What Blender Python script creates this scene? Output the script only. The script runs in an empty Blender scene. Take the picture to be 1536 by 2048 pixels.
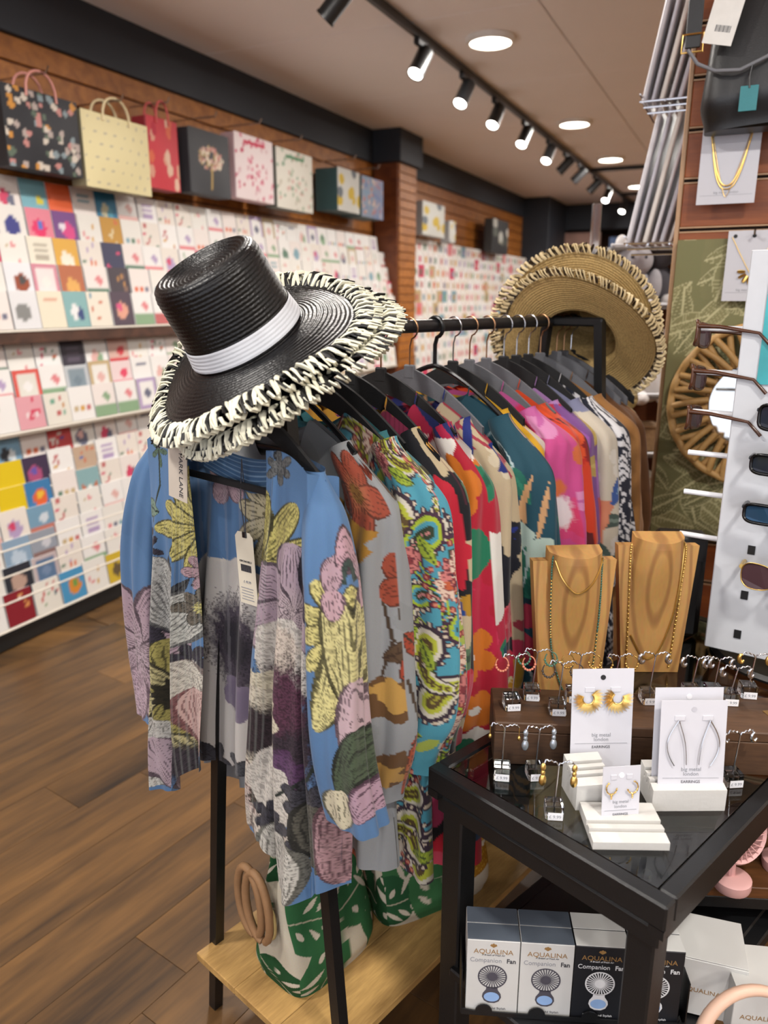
import bpy, bmesh, math, random
import numpy as np
from mathutils import Matrix, Vector
random.seed(7); RNG = np.random.default_rng(7)
S = bpy.context.scene
C = S.collection
PI = math.pi
# ---------------------------------------------------------------- camera
CAM = Vector((0.0, 0.0, 1.55)); PITCH = math.radians(15.4); FPX = 1538.0
cd = bpy.data.cameras.new('camera'); cam = bpy.data.objects.new('camera', cd); C.objects.link(cam)
cam.location = CAM; cam.rotation_euler = (PI/2 - PITCH, 0, 0)
cd.sensor_fit = 'VERTICAL'; cd.sensor_height = 36.0; cd.lens = FPX/2048*36
cd.clip_start = 0.05
cd.dof.use_dof = True; cd.dof.focus_distance = 1.33; cd.dof.aperture_fstop = 3.3
S.camera = cam
# ---------------------------------------------------------------- world, exposure
w = bpy.data.worlds.new('world'); S.world = w; w.use_nodes = True
w.node_tree.nodes['Background'].inputs[0].default_value = (0.8, 0.82, 0.9, 1)
w.node_tree.nodes['Background'].inputs[1].default_value = 1.35
S.view_settings.view_transform = 'Standard'; S.view_settings.look = 'None'
S.view_settings.exposure = 0.56; S.view_settings.gamma = 1.0; S.view_settings.use_curve_mapping = False
S.cycles.max_bounces = 6; S.cycles.diffuse_bounces = 3; S.cycles.glossy_bounces = 3; S.cycles.transmission_bounces = 6; S.cycles.transparent_max_bounces = 6
S.cycles.caustics_reflective = False; S.cycles.caustics_refractive = False; S.cycles.adaptive_threshold = 0.05
DOWNLIGHT_W = 30.0; SPOT_W = 9.0; DAYCOL = (1.0, 0.95, 0.89)
# shop's own frame: s runs along the long card wall, n towards it
WY = math.radians(24.9)
DW = Vector((math.sin(WY), math.cos(WY), 0)); NW = Vector((-math.cos(WY), math.sin(WY), 0))
WALL_N = 3.26; CEIL = 3.0
def W(s, n, z): return DW*s + NW*n + Vector((0, 0, z))
DOWN = [(s, n) for n in (1.54, -0.75, -3.0) for s in (-2.0, 0.25, 2.5, 4.77, 7.13, 9.0, 11.2)]
for s_, n_ in DOWN:
    ld = bpy.data.lights.new('downlight_lamp', 'AREA'); ld.shape = 'DISK'; ld.size = 0.23
    ld.energy = DOWNLIGHT_W; ld.color = DAYCOL
    lo = bpy.data.objects.new('downlight_lamp', ld); C.objects.link(lo)
    lo.location = W(s_, n_, CEIL-0.035)
# ---------------------------------------------------------------- pixel helpers (1536x2048 frame)
def ray(px, py):
    v = Vector((px-768, 1024-py, -FPX)); v.rotate(cam.rotation_euler); return v
def at_z(px, py, z):
    r = ray(px, py); return CAM + r*((z-CAM.z)/r.z)
def at_y(px, py, y):
    r = ray(px, py); return CAM + r*(y/r.y)
def at_pl(px, py, p0, n):
    r = ray(px, py); return CAM + r*((Vector(p0)-CAM).dot(n)/r.dot(n))
def lin(h):
    if isinstance(h, str):
        h = h.lstrip('#'); c = [int(h[i:i+2], 16)/255 for i in (0, 2, 4)]
    else: c = h
    return tuple(x/12.92 if x <= .04045 else ((x+.055)/1.055)**2.4 for x in c)
# ---------------------------------------------------------------- object helpers
def tag(o, label=None, cat=None, group=None, kind=None):
    if label: o['label'] = label
    if cat: o['category'] = cat
    if group: o['group'] = group
    if kind: o['kind'] = kind
    return o
def thing(name, label, cat, loc=(0, 0, 0), rz=0, group=None, M=None):
    o = bpy.data.objects.new(name, None); C.objects.link(o); o.empty_display_size = .05
    o.matrix_world = M if M is not None else Matrix.Translation(loc) @ Matrix.Rotation(rz, 4, 'Z')
    return tag(o, label, cat, group)
def frame(o, x, y, z):
    m = Matrix((Vector(x).to_4d(), Vector(y).to_4d(), Vector(z).to_4d(), Vector(o).to_4d())).transposed()
    for i in range(3): m[3][i] = 0
    m[3][3] = 1
    return m
def look(o, zdir, up=(0, 0, 1)):
    z = Vector(zdir).normalized(); x = Vector(up).cross(z)
    if x.length < 1e-4: x = Vector((1, 0, 0))
    x.normalize(); y = z.cross(x)
    return frame(o, x, y, z)
class MB:
    def __init__(s): s.v = []; s.f = []; s.c = []; s.n = 0; s.hascol = False
    def add(s, V, F, col=None, M=None):
        V = np.asarray(V, float).reshape(-1, 3)
        if M is not None:
            m = np.array(M); V = V @ m[:3, :3].T + m[:3, 3]
        s.v.append(V); n = s.n
        s.f += [tuple(i+n for i in f) for f in F]
        s.n += len(V)
        if col is not None:
            s.hascol = True; col = np.asarray(col, float)
            if col.ndim == 1: col = np.tile(col, (len(V), 1))
        else: col = np.zeros((len(V), 3))
        s.c.append(col[:, :3]); return s
    def box(s, c, d, M=None, rz=0, bev=0, col=None):
        x, y, z = (k/2 for k in d); c = Vector(c)
        if bev <= 0:
            V = [(i*x, j*y, k*z) for i in (-1, 1) for j in (-1, 1) for k in (-1, 1)]
            F = [(0,1,3,2),(4,6,7,5),(0,4,5,1),(2,3,7,6),(0,2,6,4),(1,5,7,3)]
        else:
            b = min(bev, x*.9, y*.9, z*.9); V = []; idx = {}
            for i in (-1, 1):
                for j in (-1, 1):
                    for k in (-1, 1):
                        for a in range(3):
                            q = [i*(x-b), j*(y-b), k*(z-b)]; q[a] = (i*x, j*y, k*z)[a]
                            idx[(i, j, k, a)] = len(V); V.append(q)
            F = []
            for a in range(3):
                o1, o2 = [(1, 2), (2, 0), (0, 1)][a]
                for sg in (-1, 1):
                    L = []
                    for p, q in ((-1, -1), (1, -1), (1, 1), (-1, 1)):
                        key = [0, 0, 0]; key[a] = sg; key[o1] = p; key[o2] = q
                        L.append(idx[(*key, a)])
                    F.append(tuple(L if sg > 0 else L[::-1]))
                for p in (-1, 1):
                    for q in (-1, 1):
                        k1 = [0, 0, 0]; k1[a] = -1; k1[o1] = p; k1[o2] = q; k2 = list(k1); k2[a] = 1
                        L = (idx[(*k1, o1)], idx[(*k2, o1)], idx[(*k2, o2)], idx[(*k1, o2)])
                        F.append(L if p*q < 0 else L[::-1])
            for i in (-1, 1):
                for j in (-1, 1):
                    for k in (-1, 1):
                        L = (idx[(i, j, k, 0)], idx[(i, j, k, 1)], idx[(i, j, k, 2)])
                        F.append(L if i*j*k > 0 else L[::-1])
        m = Matrix.Translation(c) @ Matrix.Rotation(rz, 4, 'Z')
        if M is not None: m = M @ m
        return s.add(V, F, col, m)
    def tube(s, P, r, n=8, closed=False, caps=True, col=None, M=None, flat=1.0):
        P = [Vector(p) for p in P]; k = len(P); R = r if hasattr(r, '__len__') else [r]*k
        T = []
        for i in range(k):
            a = P[(i-1) % k] if (closed or i > 0) else P[i]; b = P[(i+1) % k] if (closed or i < k-1) else P[i]
            t = b-a; T.append(t.normalized() if t.length > 1e-9 else Vector((0, 0, 1)))
        u = T[0].orthogonal().normalized(); V = []
        for i in range(k):
            u = u - T[i]*u.dot(T[i])
            u = u.normalized() if u.length > 1e-6 else T[i].orthogonal().normalized()
            v = T[i].cross(u)
            for j in range(n):
                a = 2*PI*j/n; V.append(P[i] + (u*math.cos(a)*flat + v*math.sin(a))*R[i])
        F = [(i*n+j, i*n+(j+1) % n, ((i+1) % k)*n+(j+1) % n, ((i+1) % k)*n+j) for i in range(k if closed else k-1) for j in range(n)]
        if caps and not closed: F += [tuple(range(n))[::-1], tuple((k-1)*n+j for j in range(n))]
        return s.add([tuple(x) for x in V], F, col, M)
    def lathe(s, prof, n=24, M=None, col=None, cap=True):
        V = []; k = len(prof)
        for r, z in prof:
            for j in range(n):
                a = 2*PI*j/n; V.append((r*math.cos(a), r*math.sin(a), z))
        F = [(i*n+j, i*n+(j+1) % n, (i+1)*n+(j+1) % n, (i+1)*n+j) for i in range(k-1) for j in range(n)]
        if cap and prof[0][0] > 1e-6: F.append(tuple(range(n))[::-1])
        if cap and prof[-1][0] > 1e-6: F.append(tuple((k-1)*n+j for j in range(n)))
        return s.add(V, F, col, M)
    def grid(s, A, cu=False, cv=False, col=None, M=None):
        A = np.asarray(A, float); m, n = A.shape[:2]
        i, j = np.meshgrid(np.arange(m if cu else m-1), np.arange(n if cv else n-1), indexing='ij')
        i2 = (i+1) % m; j2 = (j+1) % n
        F = np.stack([i*n+j, i2*n+j, i2*n+j2, i*n+j2], -1).reshape(-1, 4)
        return s.add(A.reshape(-1, 3), F.tolist(), None if col is None else np.asarray(col).reshape(-1, 3), M)
    def prism(s, poly, h, M=None, col=None):
        n = len(poly); V = [(x, y, 0) for x, y in poly] + [(x, y, h) for x, y in poly]
        F = [tuple(range(n))[::-1], tuple(range(n, 2*n))] + [(i, (i+1) % n, n+(i+1) % n, n+i) for i in range(n)]
        return s.add(V, F, col, M)
    def ball(s, c, r, n=8, M=None, col=None):
        if not hasattr(r, '__len__'): r = (r, r, r)
        prof = [(math.sin(PI*i/n), -math.cos(PI*i/n)) for i in range(n+1)]
        m = Matrix.Translation(c) @ Matrix.Diagonal((*r, 1))
        return s.lathe([(max(a, 1e-4), b) for a, b in prof], max(8, n+2), m if M is None else M @ m, col)
    def mesh(s, name, inv=None, smooth=35):
        V = np.concatenate(s.v)
        if inv is not None:
            m = np.array(inv); V = V @ m[:3, :3].T + m[:3, 3]
        me = bpy.data.meshes.new(name); me.from_pydata(V.tolist(), [], s.f)
        if s.hascol:
            at = me.color_attributes.new('Col', 'FLOAT_COLOR', 'POINT')
            c = np.ones((len(V), 4), np.float32); c[:, :3] = np.concatenate(s.c); at.data.foreach_set('color', c.ravel())
        if smooth:
            me.shade_smooth()
            if smooth < 180: me.set_sharp_from_angle(angle=math.radians(smooth))
        return me
    def build(s, name, mat, parent=None, smooth=35, label=None, cat=None, group=None, kind=None, origin=None, M=None):
        if parent is not None: inv = parent_world(parent).inverted(); mw = None
        else:
            if M is None:
                V = np.concatenate(s.v)
                if origin is None: origin = (float((V[:, 0].min()+V[:, 0].max())/2), float((V[:, 1].min()+V[:, 1].max())/2), float(V[:, 2].min()))
                M = Matrix.Translation(origin)
            inv = M.inverted(); mw = M
        me = s.mesh(name, inv, smooth)
        me.materials.append(mat)
        o = bpy.data.objects.new(name, me); C.objects.link(o)
        if parent is not None: o.parent = parent
        else: o.matrix_world = mw
        return tag(o, label, cat, group, kind)
def parent_world(o):
    m = o.matrix_basis.copy(); p = o.parent
    while p is not None: m = p.matrix_basis @ m; p = p.parent
    return m
def copy_tree(o, M=None, parent=None, label=None):
    c = o.copy(); C.objects.link(c); c.parent = parent
    if M is not None: c.matrix_world = M
    if label: c['label'] = label
    for ch in o.children: copy_tree(ch, None, c)
    return c
# ---------------------------------------------------------------- materials
MATS = {}
def newmat(name):
    m = bpy.data.materials.new(name); m.use_nodes = True; nt = m.node_tree
    b = nt.nodes['Principled BSDF']; return m, nt, b
def N(nt, t, **kw):
    n = nt.nodes.new(t)
    for k, v in kw.items():
        if k in n.inputs.keys(): n.inputs[k].default_value = v
        else: setattr(n, k, v)
    return n
def mat(name, col='808080', rough=.5, metal=0., noise=.10, nscale=40., bump=0., bscale=300., stretch=None, spec=.5, **kw):
    if name in MATS: return MATS[name]
    m, nt, b = newmat(name); c = lin(col); L = nt.links.new
    tc = N(nt, 'ShaderNodeTexCoord'); mp = N(nt, 'ShaderNodeMapping'); L(tc.outputs['Object'], mp.inputs[0])
    if stretch: mp.inputs['Scale'].default_value = stretch
    nz = N(nt, 'ShaderNodeTexNoise', Scale=nscale, Detail=4.); L(mp.outputs[0], nz.inputs['Vector'])
    mx = N(nt, 'ShaderNodeMix', data_type='RGBA')
    mx.inputs['A'].default_value = (*[x*(1-noise) for x in c], 1); mx.inputs['B'].default_value = (*[min(1, x*(1+noise)) for x in c], 1)
    L(nz.outputs['Fac'], mx.inputs['Factor']); L(mx.outputs['Result'], b.inputs['Base Color'])
    b.inputs['Roughness'].default_value = rough; b.inputs['Metallic'].default_value = metal
    b.inputs['Specular IOR Level'].default_value = spec
    for k, v in kw.items():
        b.inputs[k.replace('_', ' ')].default_value = v
    if bump:
        n2 = N(nt, 'ShaderNodeTexNoise', Scale=bscale, Detail=3.); L(mp.outputs[0], n2.inputs['Vector'])
        bp = N(nt, 'ShaderNodeBump', Strength=bump, Distance=.002); L(n2.outputs['Fac'], bp.inputs['Height']); L(bp.outputs[0], b.inputs['Normal'])
    MATS[name] = m; return m
def vcmat(name, rough=.7, bump=.15, bscale=900., spec=.3, sheen=0., sss=0.):
    if name in MATS: return MATS[name]
    m, nt, b = newmat(name); L = nt.links.new
    at = N(nt, 'ShaderNodeAttribute', attribute_name='Col'); tc = N(nt, 'ShaderNodeTexCoord')
    nz = N(nt, 'ShaderNodeTexNoise', Scale=bscale, Detail=2.); L(tc.outputs['Object'], nz.inputs['Vector'])
    mx = N(nt, 'ShaderNodeMix', data_type='RGBA', blend_type='MULTIPLY'); mx.inputs['Factor'].default_value = .18
    ga = N(nt, 'ShaderNodeMix', data_type='RGBA', blend_type='MULTIPLY'); ga.inputs['Factor'].default_value = 1.; ga.inputs['B'].default_value = (.78, .78, .78, 1); L(at.outputs['Color'], ga.inputs['A']); L(ga.outputs['Result'], mx.inputs['A']); L(nz.outputs['Color'], mx.inputs['B']); L(mx.outputs['Result'], b.inputs['Base Color'])
    if bump:
        bp = N(nt, 'ShaderNodeBump', Strength=bump, Distance=.001); L(nz.outputs['Fac'], bp.inputs['Height']); L(bp.outputs[0], b.inputs['Normal'])
    b.inputs['Roughness'].default_value = rough; b.inputs['Specular IOR Level'].default_value = spec
    b.inputs['Sheen Weight'].default_value = sheen
    MATS[name] = m; return m
def wood(name, c1, c2, scale=1., axis='X', rough=.45, ring=6., rnd=.25, bump=.1, spec=.4):
    if name in MATS: return MATS[name]
    m, nt, b = newmat(name); L = nt.links.new
    tc = N(nt, 'ShaderNodeTexCoord'); mp = N(nt, 'ShaderNodeMapping'); oi = N(nt, 'ShaderNodeObjectInfo')
    sc = {'X': (1, 9, 9), 'Y': (9, 1, 9), 'Z': (9, 9, 1)}[axis]; mp.inputs['Scale'].default_value = [k*scale for k in sc]
    ad = N(nt, 'ShaderNodeVectorMath', operation='MULTIPLY_ADD'); ad.inputs[1].default_value = (1, 1, 1)
    cb = N(nt, 'ShaderNodeCombineXYZ'); ml = N(nt, 'ShaderNodeMath', operation='MULTIPLY'); ml.inputs[1].default_value = 37.
    L(oi.outputs['Random'], ml.inputs[0]); [L(ml.outputs[0], cb.inputs[i]) for i in range(3)]
    L(tc.outputs['Object'], ad.inputs[0]); L(cb.outputs[0], ad.inputs[2]); L(ad.outputs[0], mp.inputs[0])
    n1 = N(nt, 'ShaderNodeTexNoise', Scale=2.2, Detail=5., Distortion=.6); L(mp.outputs[0], n1.inputs['Vector'])
    n2 = N(nt, 'ShaderNodeTexNoise', Scale=ring*4, Detail=3.); L(mp.outputs[0], n2.inputs['Vector'])
    a1 = N(nt, 'ShaderNodeMath', operation='MULTIPLY_ADD'); a1.inputs[1].default_value = .35; L(n2.outputs['Fac'], a1.inputs[0]); L(n1.outputs['Fac'], a1.inputs[2])
    cr = N(nt, 'ShaderNodeValToRGB'); e = cr.color_ramp.elements
    e[0].position = .45; e[1].position = .9; e[0].color = (*lin(c1), 1); e[1].color = (*lin(c2), 1)
    L(a1.outputs[0], cr.inputs[0])
    hs = N(nt, 'ShaderNodeHueSaturation'); mr = N(nt, 'ShaderNodeMapRange'); mr.inputs['To Min'].default_value = 1-rnd; mr.inputs['To Max'].default_value = 1+rnd
    L(oi.outputs['Random'], mr.inputs[0]); L(mr.outputs[0], hs.inputs['Value']); L(cr.outputs[0], hs.inputs['Color']); L(hs.outputs[0], b.inputs['Base Color'])
    bp = N(nt, 'ShaderNodeBump', Strength=bump, Distance=.002); L(a1.outputs[0], bp.inputs['Height']); L(bp.outputs[0], b.inputs['Normal'])
    b.inputs['Roughness'].default_value = rough; b.inputs['Specular IOR Level'].default_value = spec
    MATS[name] = m; return m
def emis(name, col, st):
    if name in MATS: return MATS[name]
    m, nt, b = newmat(name); b.inputs['Base Color'].default_value = (*lin(col), 1)
    b.inputs['Emission Color'].default_value = (*lin(col), 1); b.inputs['Emission Strength'].default_value = st
    MATS[name] = m; return m
def glass(name, col='ffffff', rough=0., ior=1.45):
    if name in MATS: return MATS[name]
    m, nt, b = newmat(name); b.inputs['Base Color'].default_value = (*lin(col), 1)
    b.inputs['Transmission Weight'].default_value = 1; b.inputs['Roughness'].default_value = rough; b.inputs['IOR'].default_value = ior
    MATS[name] = m; return m
BLACKM = mat('black_powder_coat', '111214', .38, bump=.15, bscale=500)
WHITECARD = mat('white_card', 'c9c9d0', .55, noise=.02)
INK = mat('dark_ink', '3a3a40', .7, noise=.05)
INKG = mat('grey_ink', '8d8f96', .7, noise=.05)
CHROME = mat('chrome', 'c8c8cc', .18, 1., noise=.05)
GOLD = mat('gold_metal', 'e6c070', .3, 1., noise=.08)
SILVER = mat('silver_metal', 'd0d2d6', .15, 1., noise=.05)
PLASTICW = mat('white_plastic', 'e6e8ec', .35, noise=.02)
FONT = None
def text(body, size, M, mat_, name, parent, ext=.0002, align='CENTER', sx=1., bold=False, label=None, shear=0.):
    cu = bpy.data.curves.new('lettering', 'FONT'); cu.body = body; cu.size = size; cu.align_x = align; cu.extrude = ext
    cu.resolution_u = 3; cu.shear = shear
    if bold: cu.offset = size*.022
    ob = bpy.data.objects.new('tmp', cu); C.objects.link(ob)
    me0 = ob.to_mesh(); mb = MB()
    V = np.zeros(len(me0.vertices)*3); me0.vertices.foreach_get('co', V); V = V.reshape(-1, 3); V[:, 0] *= sx
    F = [tuple(p.vertices) for p in me0.polygons]
    ob.to_mesh_clear(); bpy.data.objects.remove(ob); bpy.data.curves.remove(cu)
    mb.add(V, F, None, M)
    return mb.build(name, mat_, parent, smooth=0, label=label, kind=None)
# ================================================================ room shell
MW = frame((0, 0, 0), DW, -NW, (0, 0, 1))      # local x along the wall, local y into the room, so n = -y
def wb(mb, s0, s1, n0, n1, z0, z1, bev=0, col=None):
    return mb.box(((s0+s1)/2, -(n0+n1)/2, (z0+z1)/2), (abs(s1-s0), abs(n1-n0), abs(z1-z0)), MW, bev=bev, col=col)
FLOORW = wood('floor_wood', '2b2119', '73532f', .30, 'X', .40, 5., .16, .10)
SLATW = wood('slat_wood', '7a4719', 'a5682c', .8, 'X', .45, 6., .08, .06)
SLATD = wood('slat_wood_red', '562811', '7c4422', .8, 'X', .45, 6., .08, .06)
NAVY = mat('navy_paint', '20262f', .6, noise=.12, nscale=3)
CEILM = mat('ceiling_paint', 'f4f1f2', .8, noise=.04, nscale=2)
GAPM = mat('groove_dark', '2a1a10', .8)
S0, S1, N0, N1 = -3.2, 14.0, -4.2, WALL_N
m = MB(); wb(m, S0, S1, N0, N1+.2, -.06, -.004); floor = m.build('floor', FLOORW, kind='structure')
# floor planks, laid along the clothes rail's direction
PA = math.radians(90-35.0); pdir = Vector((math.cos(PA), math.sin(PA), 0)); pperp = Vector((-pdir.y, pdir.x, 0))
pm = MB(); pm.box((0, 0, 0), (1.2988, .189, .008), bev=.0005); pme = pm.mesh('floor_plank'); pme.materials.append(FLOORW)
k = 0
for j in range(-8, 22):
    off = random.random()*1.3
    for i in range(-1, 5):
        c = pdir*(i*1.3 + off) + pperp*(j*.19) + Vector((0, 0, -.004))
        sn = c.dot(DW), c.dot(NW)
        if sn[1] > 2.9 or c.y > 4.6 or c.y < -.1 or c.x > 2.2: continue
        o = bpy.data.objects.new('floor_plank', pme); C.objects.link(o); o.parent = floor
        o.matrix_local = parent_world(floor).inverted() @ (Matrix.Translation(c) @ Matrix.Rotation(PA, 4, 'Z')); k += 1
# walls
m = MB(); wb(m, S0, S1, N1, N1+.12, 0, CEIL); wall_left = m.build('wall_left', SLATD, kind='structure')
m = MB(); wb(m, S1, S1+.12, N0, N1, 0, CEIL); m.build('wall_far', mat('far_wall', '4a2f22', .7), kind='structure')
m = MB(); wb(m, S0, S1, N0-.12, N0, 0, CEIL); m.build('wall_right', mat('side_wall', '8d7a66', .8), kind='structure')
m = MB(); wb(m, S0, S1, N0, N1, CEIL+.012, CEIL+.1); ceiling = m.build('ceiling', mat('ceiling_gap', '4a4440', .9), kind='structure')
cm = MB(); cm.box((0, 0, 0), (1.394, 2.094, .012), bev=.003); cme = cm.mesh('ceiling_panel'); cme.materials.append(CEILM)
for i in range(-5, 8):
    for j in range(-3, 2):
        o = bpy.data.objects.new('ceiling_panel', cme); C.objects.link(o); o.parent = ceiling
        o.matrix_local = parent_world(ceiling).inverted() @ (Matrix.Translation(W(4.33+1.4*i-.7+.0, 1.15+1.05+2.1*j, CEIL+.006)) @ Matrix.Rotation(PI/2-WY, 4, 'Z'))
# navy bulkhead over the card wall
m = MB(); wb(m, S0, 6.72, N1-.04, N1, 2.73, CEIL, .004); m.build('trim_1', NAVY, kind='structure')
m = MB(); wb(m, 7.2, 11.86, N1-.04, N1, 2.73, CEIL, .004); m.build('trim_2', NAVY, kind='structure')
m = MB(); wb(m, 6.70, 7.22, 2.95, N1, 2.73, CEIL, .006); m.build('trim_3', NAVY, kind='structure')
m = MB(); wb(m, 11.86, 13.0, 2.85, N1, 1.0, CEIL, .006); m.build('trim_4', NAVY, kind='structure')
m = MB(); wb(m, 13.0, S1, N0, N1, 2.62, CEIL, .006); m.build('trim_5', NAVY, kind='structure')
# slat boards of the card wall, board by board
for (a, b) in ((S0+4.2, 6.74), (7.2, 11.86)):
    for i in range(6):
        z1 = 2.728-.118*i; m = MB(); wb(m, a, b, N1-.016, N1-.001, z1-.108, z1, .004); m.build('slat_board', SLATW, wall_left)
# pilaster between the two bays
pil = MB(); wb(pil, 6.75, 7.17, 3.0, N1-.02, 0, 2.73, .005); pil = pil.build('trim_6', SLATD, kind='structure')
for i in range(24):
    z1 = 2.725-.075*i; m = MB(); wb(m, 6.77, 7.16, 2.988, 3.003, z1-.068, z1, .003); m.build('slat_board', SLATW, pil)
# plinth under the card racks
m = MB(); wb(m, .8, 6.74, 2.93, N1-.02, 0, .075, .004); m.build('baseboard_left', mat('plinth_black', '0c0c0d', .5), kind='structure')
# ---------------------------------------------------------------- ceiling lamps
LAMP = emis('lamp_diffuser', 'fff6e6', 9.0); RIMM = mat('lamp_rim', 'e9e6e0', .4)
proto = None
for s_, n_ in DOWN:
    if n_ > 0 and 4 < s_ < 12: lab = {4.77: 'round ceiling downlight nearest the camera, beside the first lit spotlight', 7.13: 'second round ceiling downlight along the aisle', 9.0: 'third round ceiling downlight, before the cross track', 11.2: 'farthest small round ceiling downlight'}[s_]
    else: lab = 'round ceiling downlight outside the photo'
    L = W(s_, n_, CEIL-.03)
    if proto is None:
        proto = thing('ceiling_downlight', lab, 'ceiling light', L, group='round ceiling downlights')
        m = MB(); m.lathe([(.118, .0), (.135, .0), (.14, .012), (.14, .03), (.118, .03), (.118, .0)], 40, Matrix.Translation(L), cap=False); m.build('rim', RIMM, proto)
        m = MB(); m.lathe([(.001, .006), (.06, .005), (.118, .010), (.118, .028), (.001, .028)], 40, Matrix.Translation(L)); m.build('diffuser', LAMP, proto)
    else: copy_tree(proto, Matrix.Translation(L), None, lab)
# track with spot heads
tn = 1.86
m = MB(); wb(m, 2.2, 13.2, tn-.018, tn+.018, 2.955, CEIL-.002, .004)
m.build('track_rail', BLACKM, label='long black lighting track running down the ceiling', cat='lighting track')
for sx_ in (9.6, 11.9):
    m = MB(); wb(m, sx_-.018, sx_+.018, -1.5, tn-.02, 2.957, CEIL-.002, .004)
    m.build('track_rail', BLACKM, label='black cross track branching right under the ' + ('third downlight' if sx_ < 10 else 'farthest downlight'), cat='lighting track')
SPOTLENS = emis('spot_lens', 'fffaf0', 14.0)
def spot_head(s_, n_, aim, label, lit=True):
    base = W(s_, n_, 2.955); t = thing('track_spotlight', label, 'spotlight', base, group='track spotlights')
    m = MB(); wb(m, s_-.07, s_+.07, n_-.017, n_+.017, 2.92, 2.956, .005); m.build('driver_box', BLACKM, t)
    piv = W(s_, n_, 2.845); m = MB(); m.tube([W(s_, n_, 2.925), piv], .009, 8); m.build('stem', BLACKM, t)
    a = Vector(aim).normalized(); M = look(piv, a)
    m = MB(); m.lathe([(.001, -.085), (.042, -.085), (.046, -.078), (.046, .07), (.049, .075), (.049, .085), (.043, .085), (.041, .075), (.001, .075)], 20, M); b = m.build('lamp_can', BLACKM, t)
    m = MB(); m.lathe([(.001, .082), (.040, .082), (.040, .076), (.001, .076)], 20, M); m.build('lens', SPOTLENS if lit else mat('spot_glass_off', '55565a', .2), b)
    if lit:
        ld = bpy.data.lights.new('track_spot_lamp', 'SPOT'); ld.energy = SPOT_W; ld.spot_size = math.radians(75); ld.spot_blend = .8; ld.shadow_soft_size = .04; ld.color = DAYCOL
        lo = bpy.data.objects.new('track_spot_lamp', ld); C.objects.link(lo); lo.matrix_world = look(piv + a*.10, -a)
ordn = ['nearest', 'second', 'third', 'fourth', 'fifth', 'sixth', 'seventh', 'eighth', 'ninth', 'tenth', 'eleventh']
aimc = -DW*.55 + NW*.15 + Vector((0, 0, -.8)); aimw = NW*.75 + Vector((0, 0, -.75)) - DW*.1
heads = [(3.5, 1, aimw), (4.5, 1, aimc), (5.25, 1, aimc), (5.95, 1, aimc), (6.75, 1, aimc), (7.6, 1, aimc), (8.3, 0, aimw), (9.0, 0, aimw), (9.9, 0, aimw), (10.8, 1, aimc), (12.2, 1, aimc)]
for i, (s_, lit, am) in enumerate(heads):
    spot_head(s_, tn, am, f'{ordn[i]} black spotlight along the ceiling track' + (', lens lit' if lit and am is aimc else ', turned to the card wall'), bool(lit))
spot_head(9.6, .75, aimc, 'black spotlight on the cross track by the third downlight')
for s_ in (.0, 1.2, 2.4):      # the track goes on over the clothes rail, outside the photo
    spot_head(s_, tn, aimw if s_ > 1 else Vector((.35, .3, -.9)), 'black track spotlight outside the photo')
# ================================================================ greeting cards
CARDM = vcmat('printed_card', .5, .0, spec=.3)
PAL = ['f1ede6', 'f4f1ee', 'efe6dc', 'f3e9e4', 'f6f3f0']
ACC = ['d8456a', 'e58a8f', 'c9b084', '7fa7b5', '5b7f6a', 'd9a13c', 'b9a3c9', 'e06a3a', '6d6f86', 'c76a6a', '8fae8a', 'e7b7b0']
def card_mesh(base, motif, acc, w_=.148, h_=.165, th=.016, seed=0):
    r = random.Random(seed); nx, nz = 12, 14
    X, Z = np.meshgrid(np.linspace(-.5, .5, nx), np.linspace(0, 1, nz), indexing='ij')
    col = np.ones((nx, nz, 3))*np.array(lin(base))
    def disc(cx, cz, R, c, sq=1.): col[(((X-cx)*w_)**2 + ((Z-cz)*h_*sq)**2) < (R*w_)**2] = lin(c)
    if motif == 'lines':
        for q in range(r.randint(1, 3)):
            z0 = .75-.16*q; col[(abs(Z-z0) < .05) & (abs(X) < .3)] = lin(acc[0])
    elif motif == 'dots':
        for q in range(r.randint(4, 9)): disc(r.uniform(-.35, .35), r.uniform(.15, .9), .07, r.choice(acc))
    elif motif == 'big': 
        disc(r.uniform(-.1, .1), .45, .28, acc[0]); disc(r.uniform(-.15, .15), .55, .13, acc[-1])
    elif motif == 'border':
        col[(abs(X) > .38) | (Z < .12) | (Z > .88)] = lin(acc[0]); disc(0, .5, .15, acc[-1])
    elif motif == 'band':
        col[Z < .35] = lin(acc[0]); disc(.1, .6, .16, acc[-1])
    elif motif == 'sun': disc(.22, .45, .13, acc[0]); col[Z < .15] = lin('e8ece8')
    elif motif == 'row':
        for q in range(3): disc(-.28+.28*q, .35, .08, acc[q % len(acc)], .6)
    elif motif == 'fig': 
        disc(-.08, .4, .16, acc[0], .6); disc(.15, .35, .11, acc[-1], .5)
    m = MB(); A = np.stack([X*w_, np.zeros_like(X)-th/2, Z*h_], -1); m.grid(A, col=col)
    e = lin('f4f4f4'); m.box((0, .0005, h_/2), (w_, th-.001, h_-.0005), col=e)
    me = m.mesh('greeting_card', None, 0); me.materials.append(CARDM); return me
protos = []
for i in range(34):
    r = random.Random(i); base = r.choice(PAL); mo = r.choice(['lines', 'dots', 'big', 'border', 'band', 'row', 'fig', 'dots', 'row'])
    acc = [r.choice(ACC) for _ in range(3)]
    protos.append((card_mesh(base, mo, acc, seed=i), {'lines': 'white card with lettering lines', 'dots': 'white card with scattered small motifs', 'big': 'white card with one round picture', 'border': 'card with a coloured border', 'band': 'card with a coloured lower band', 'row': 'white card with a row of little figures', 'fig': 'white card with a small figure'}[mo]))
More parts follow.
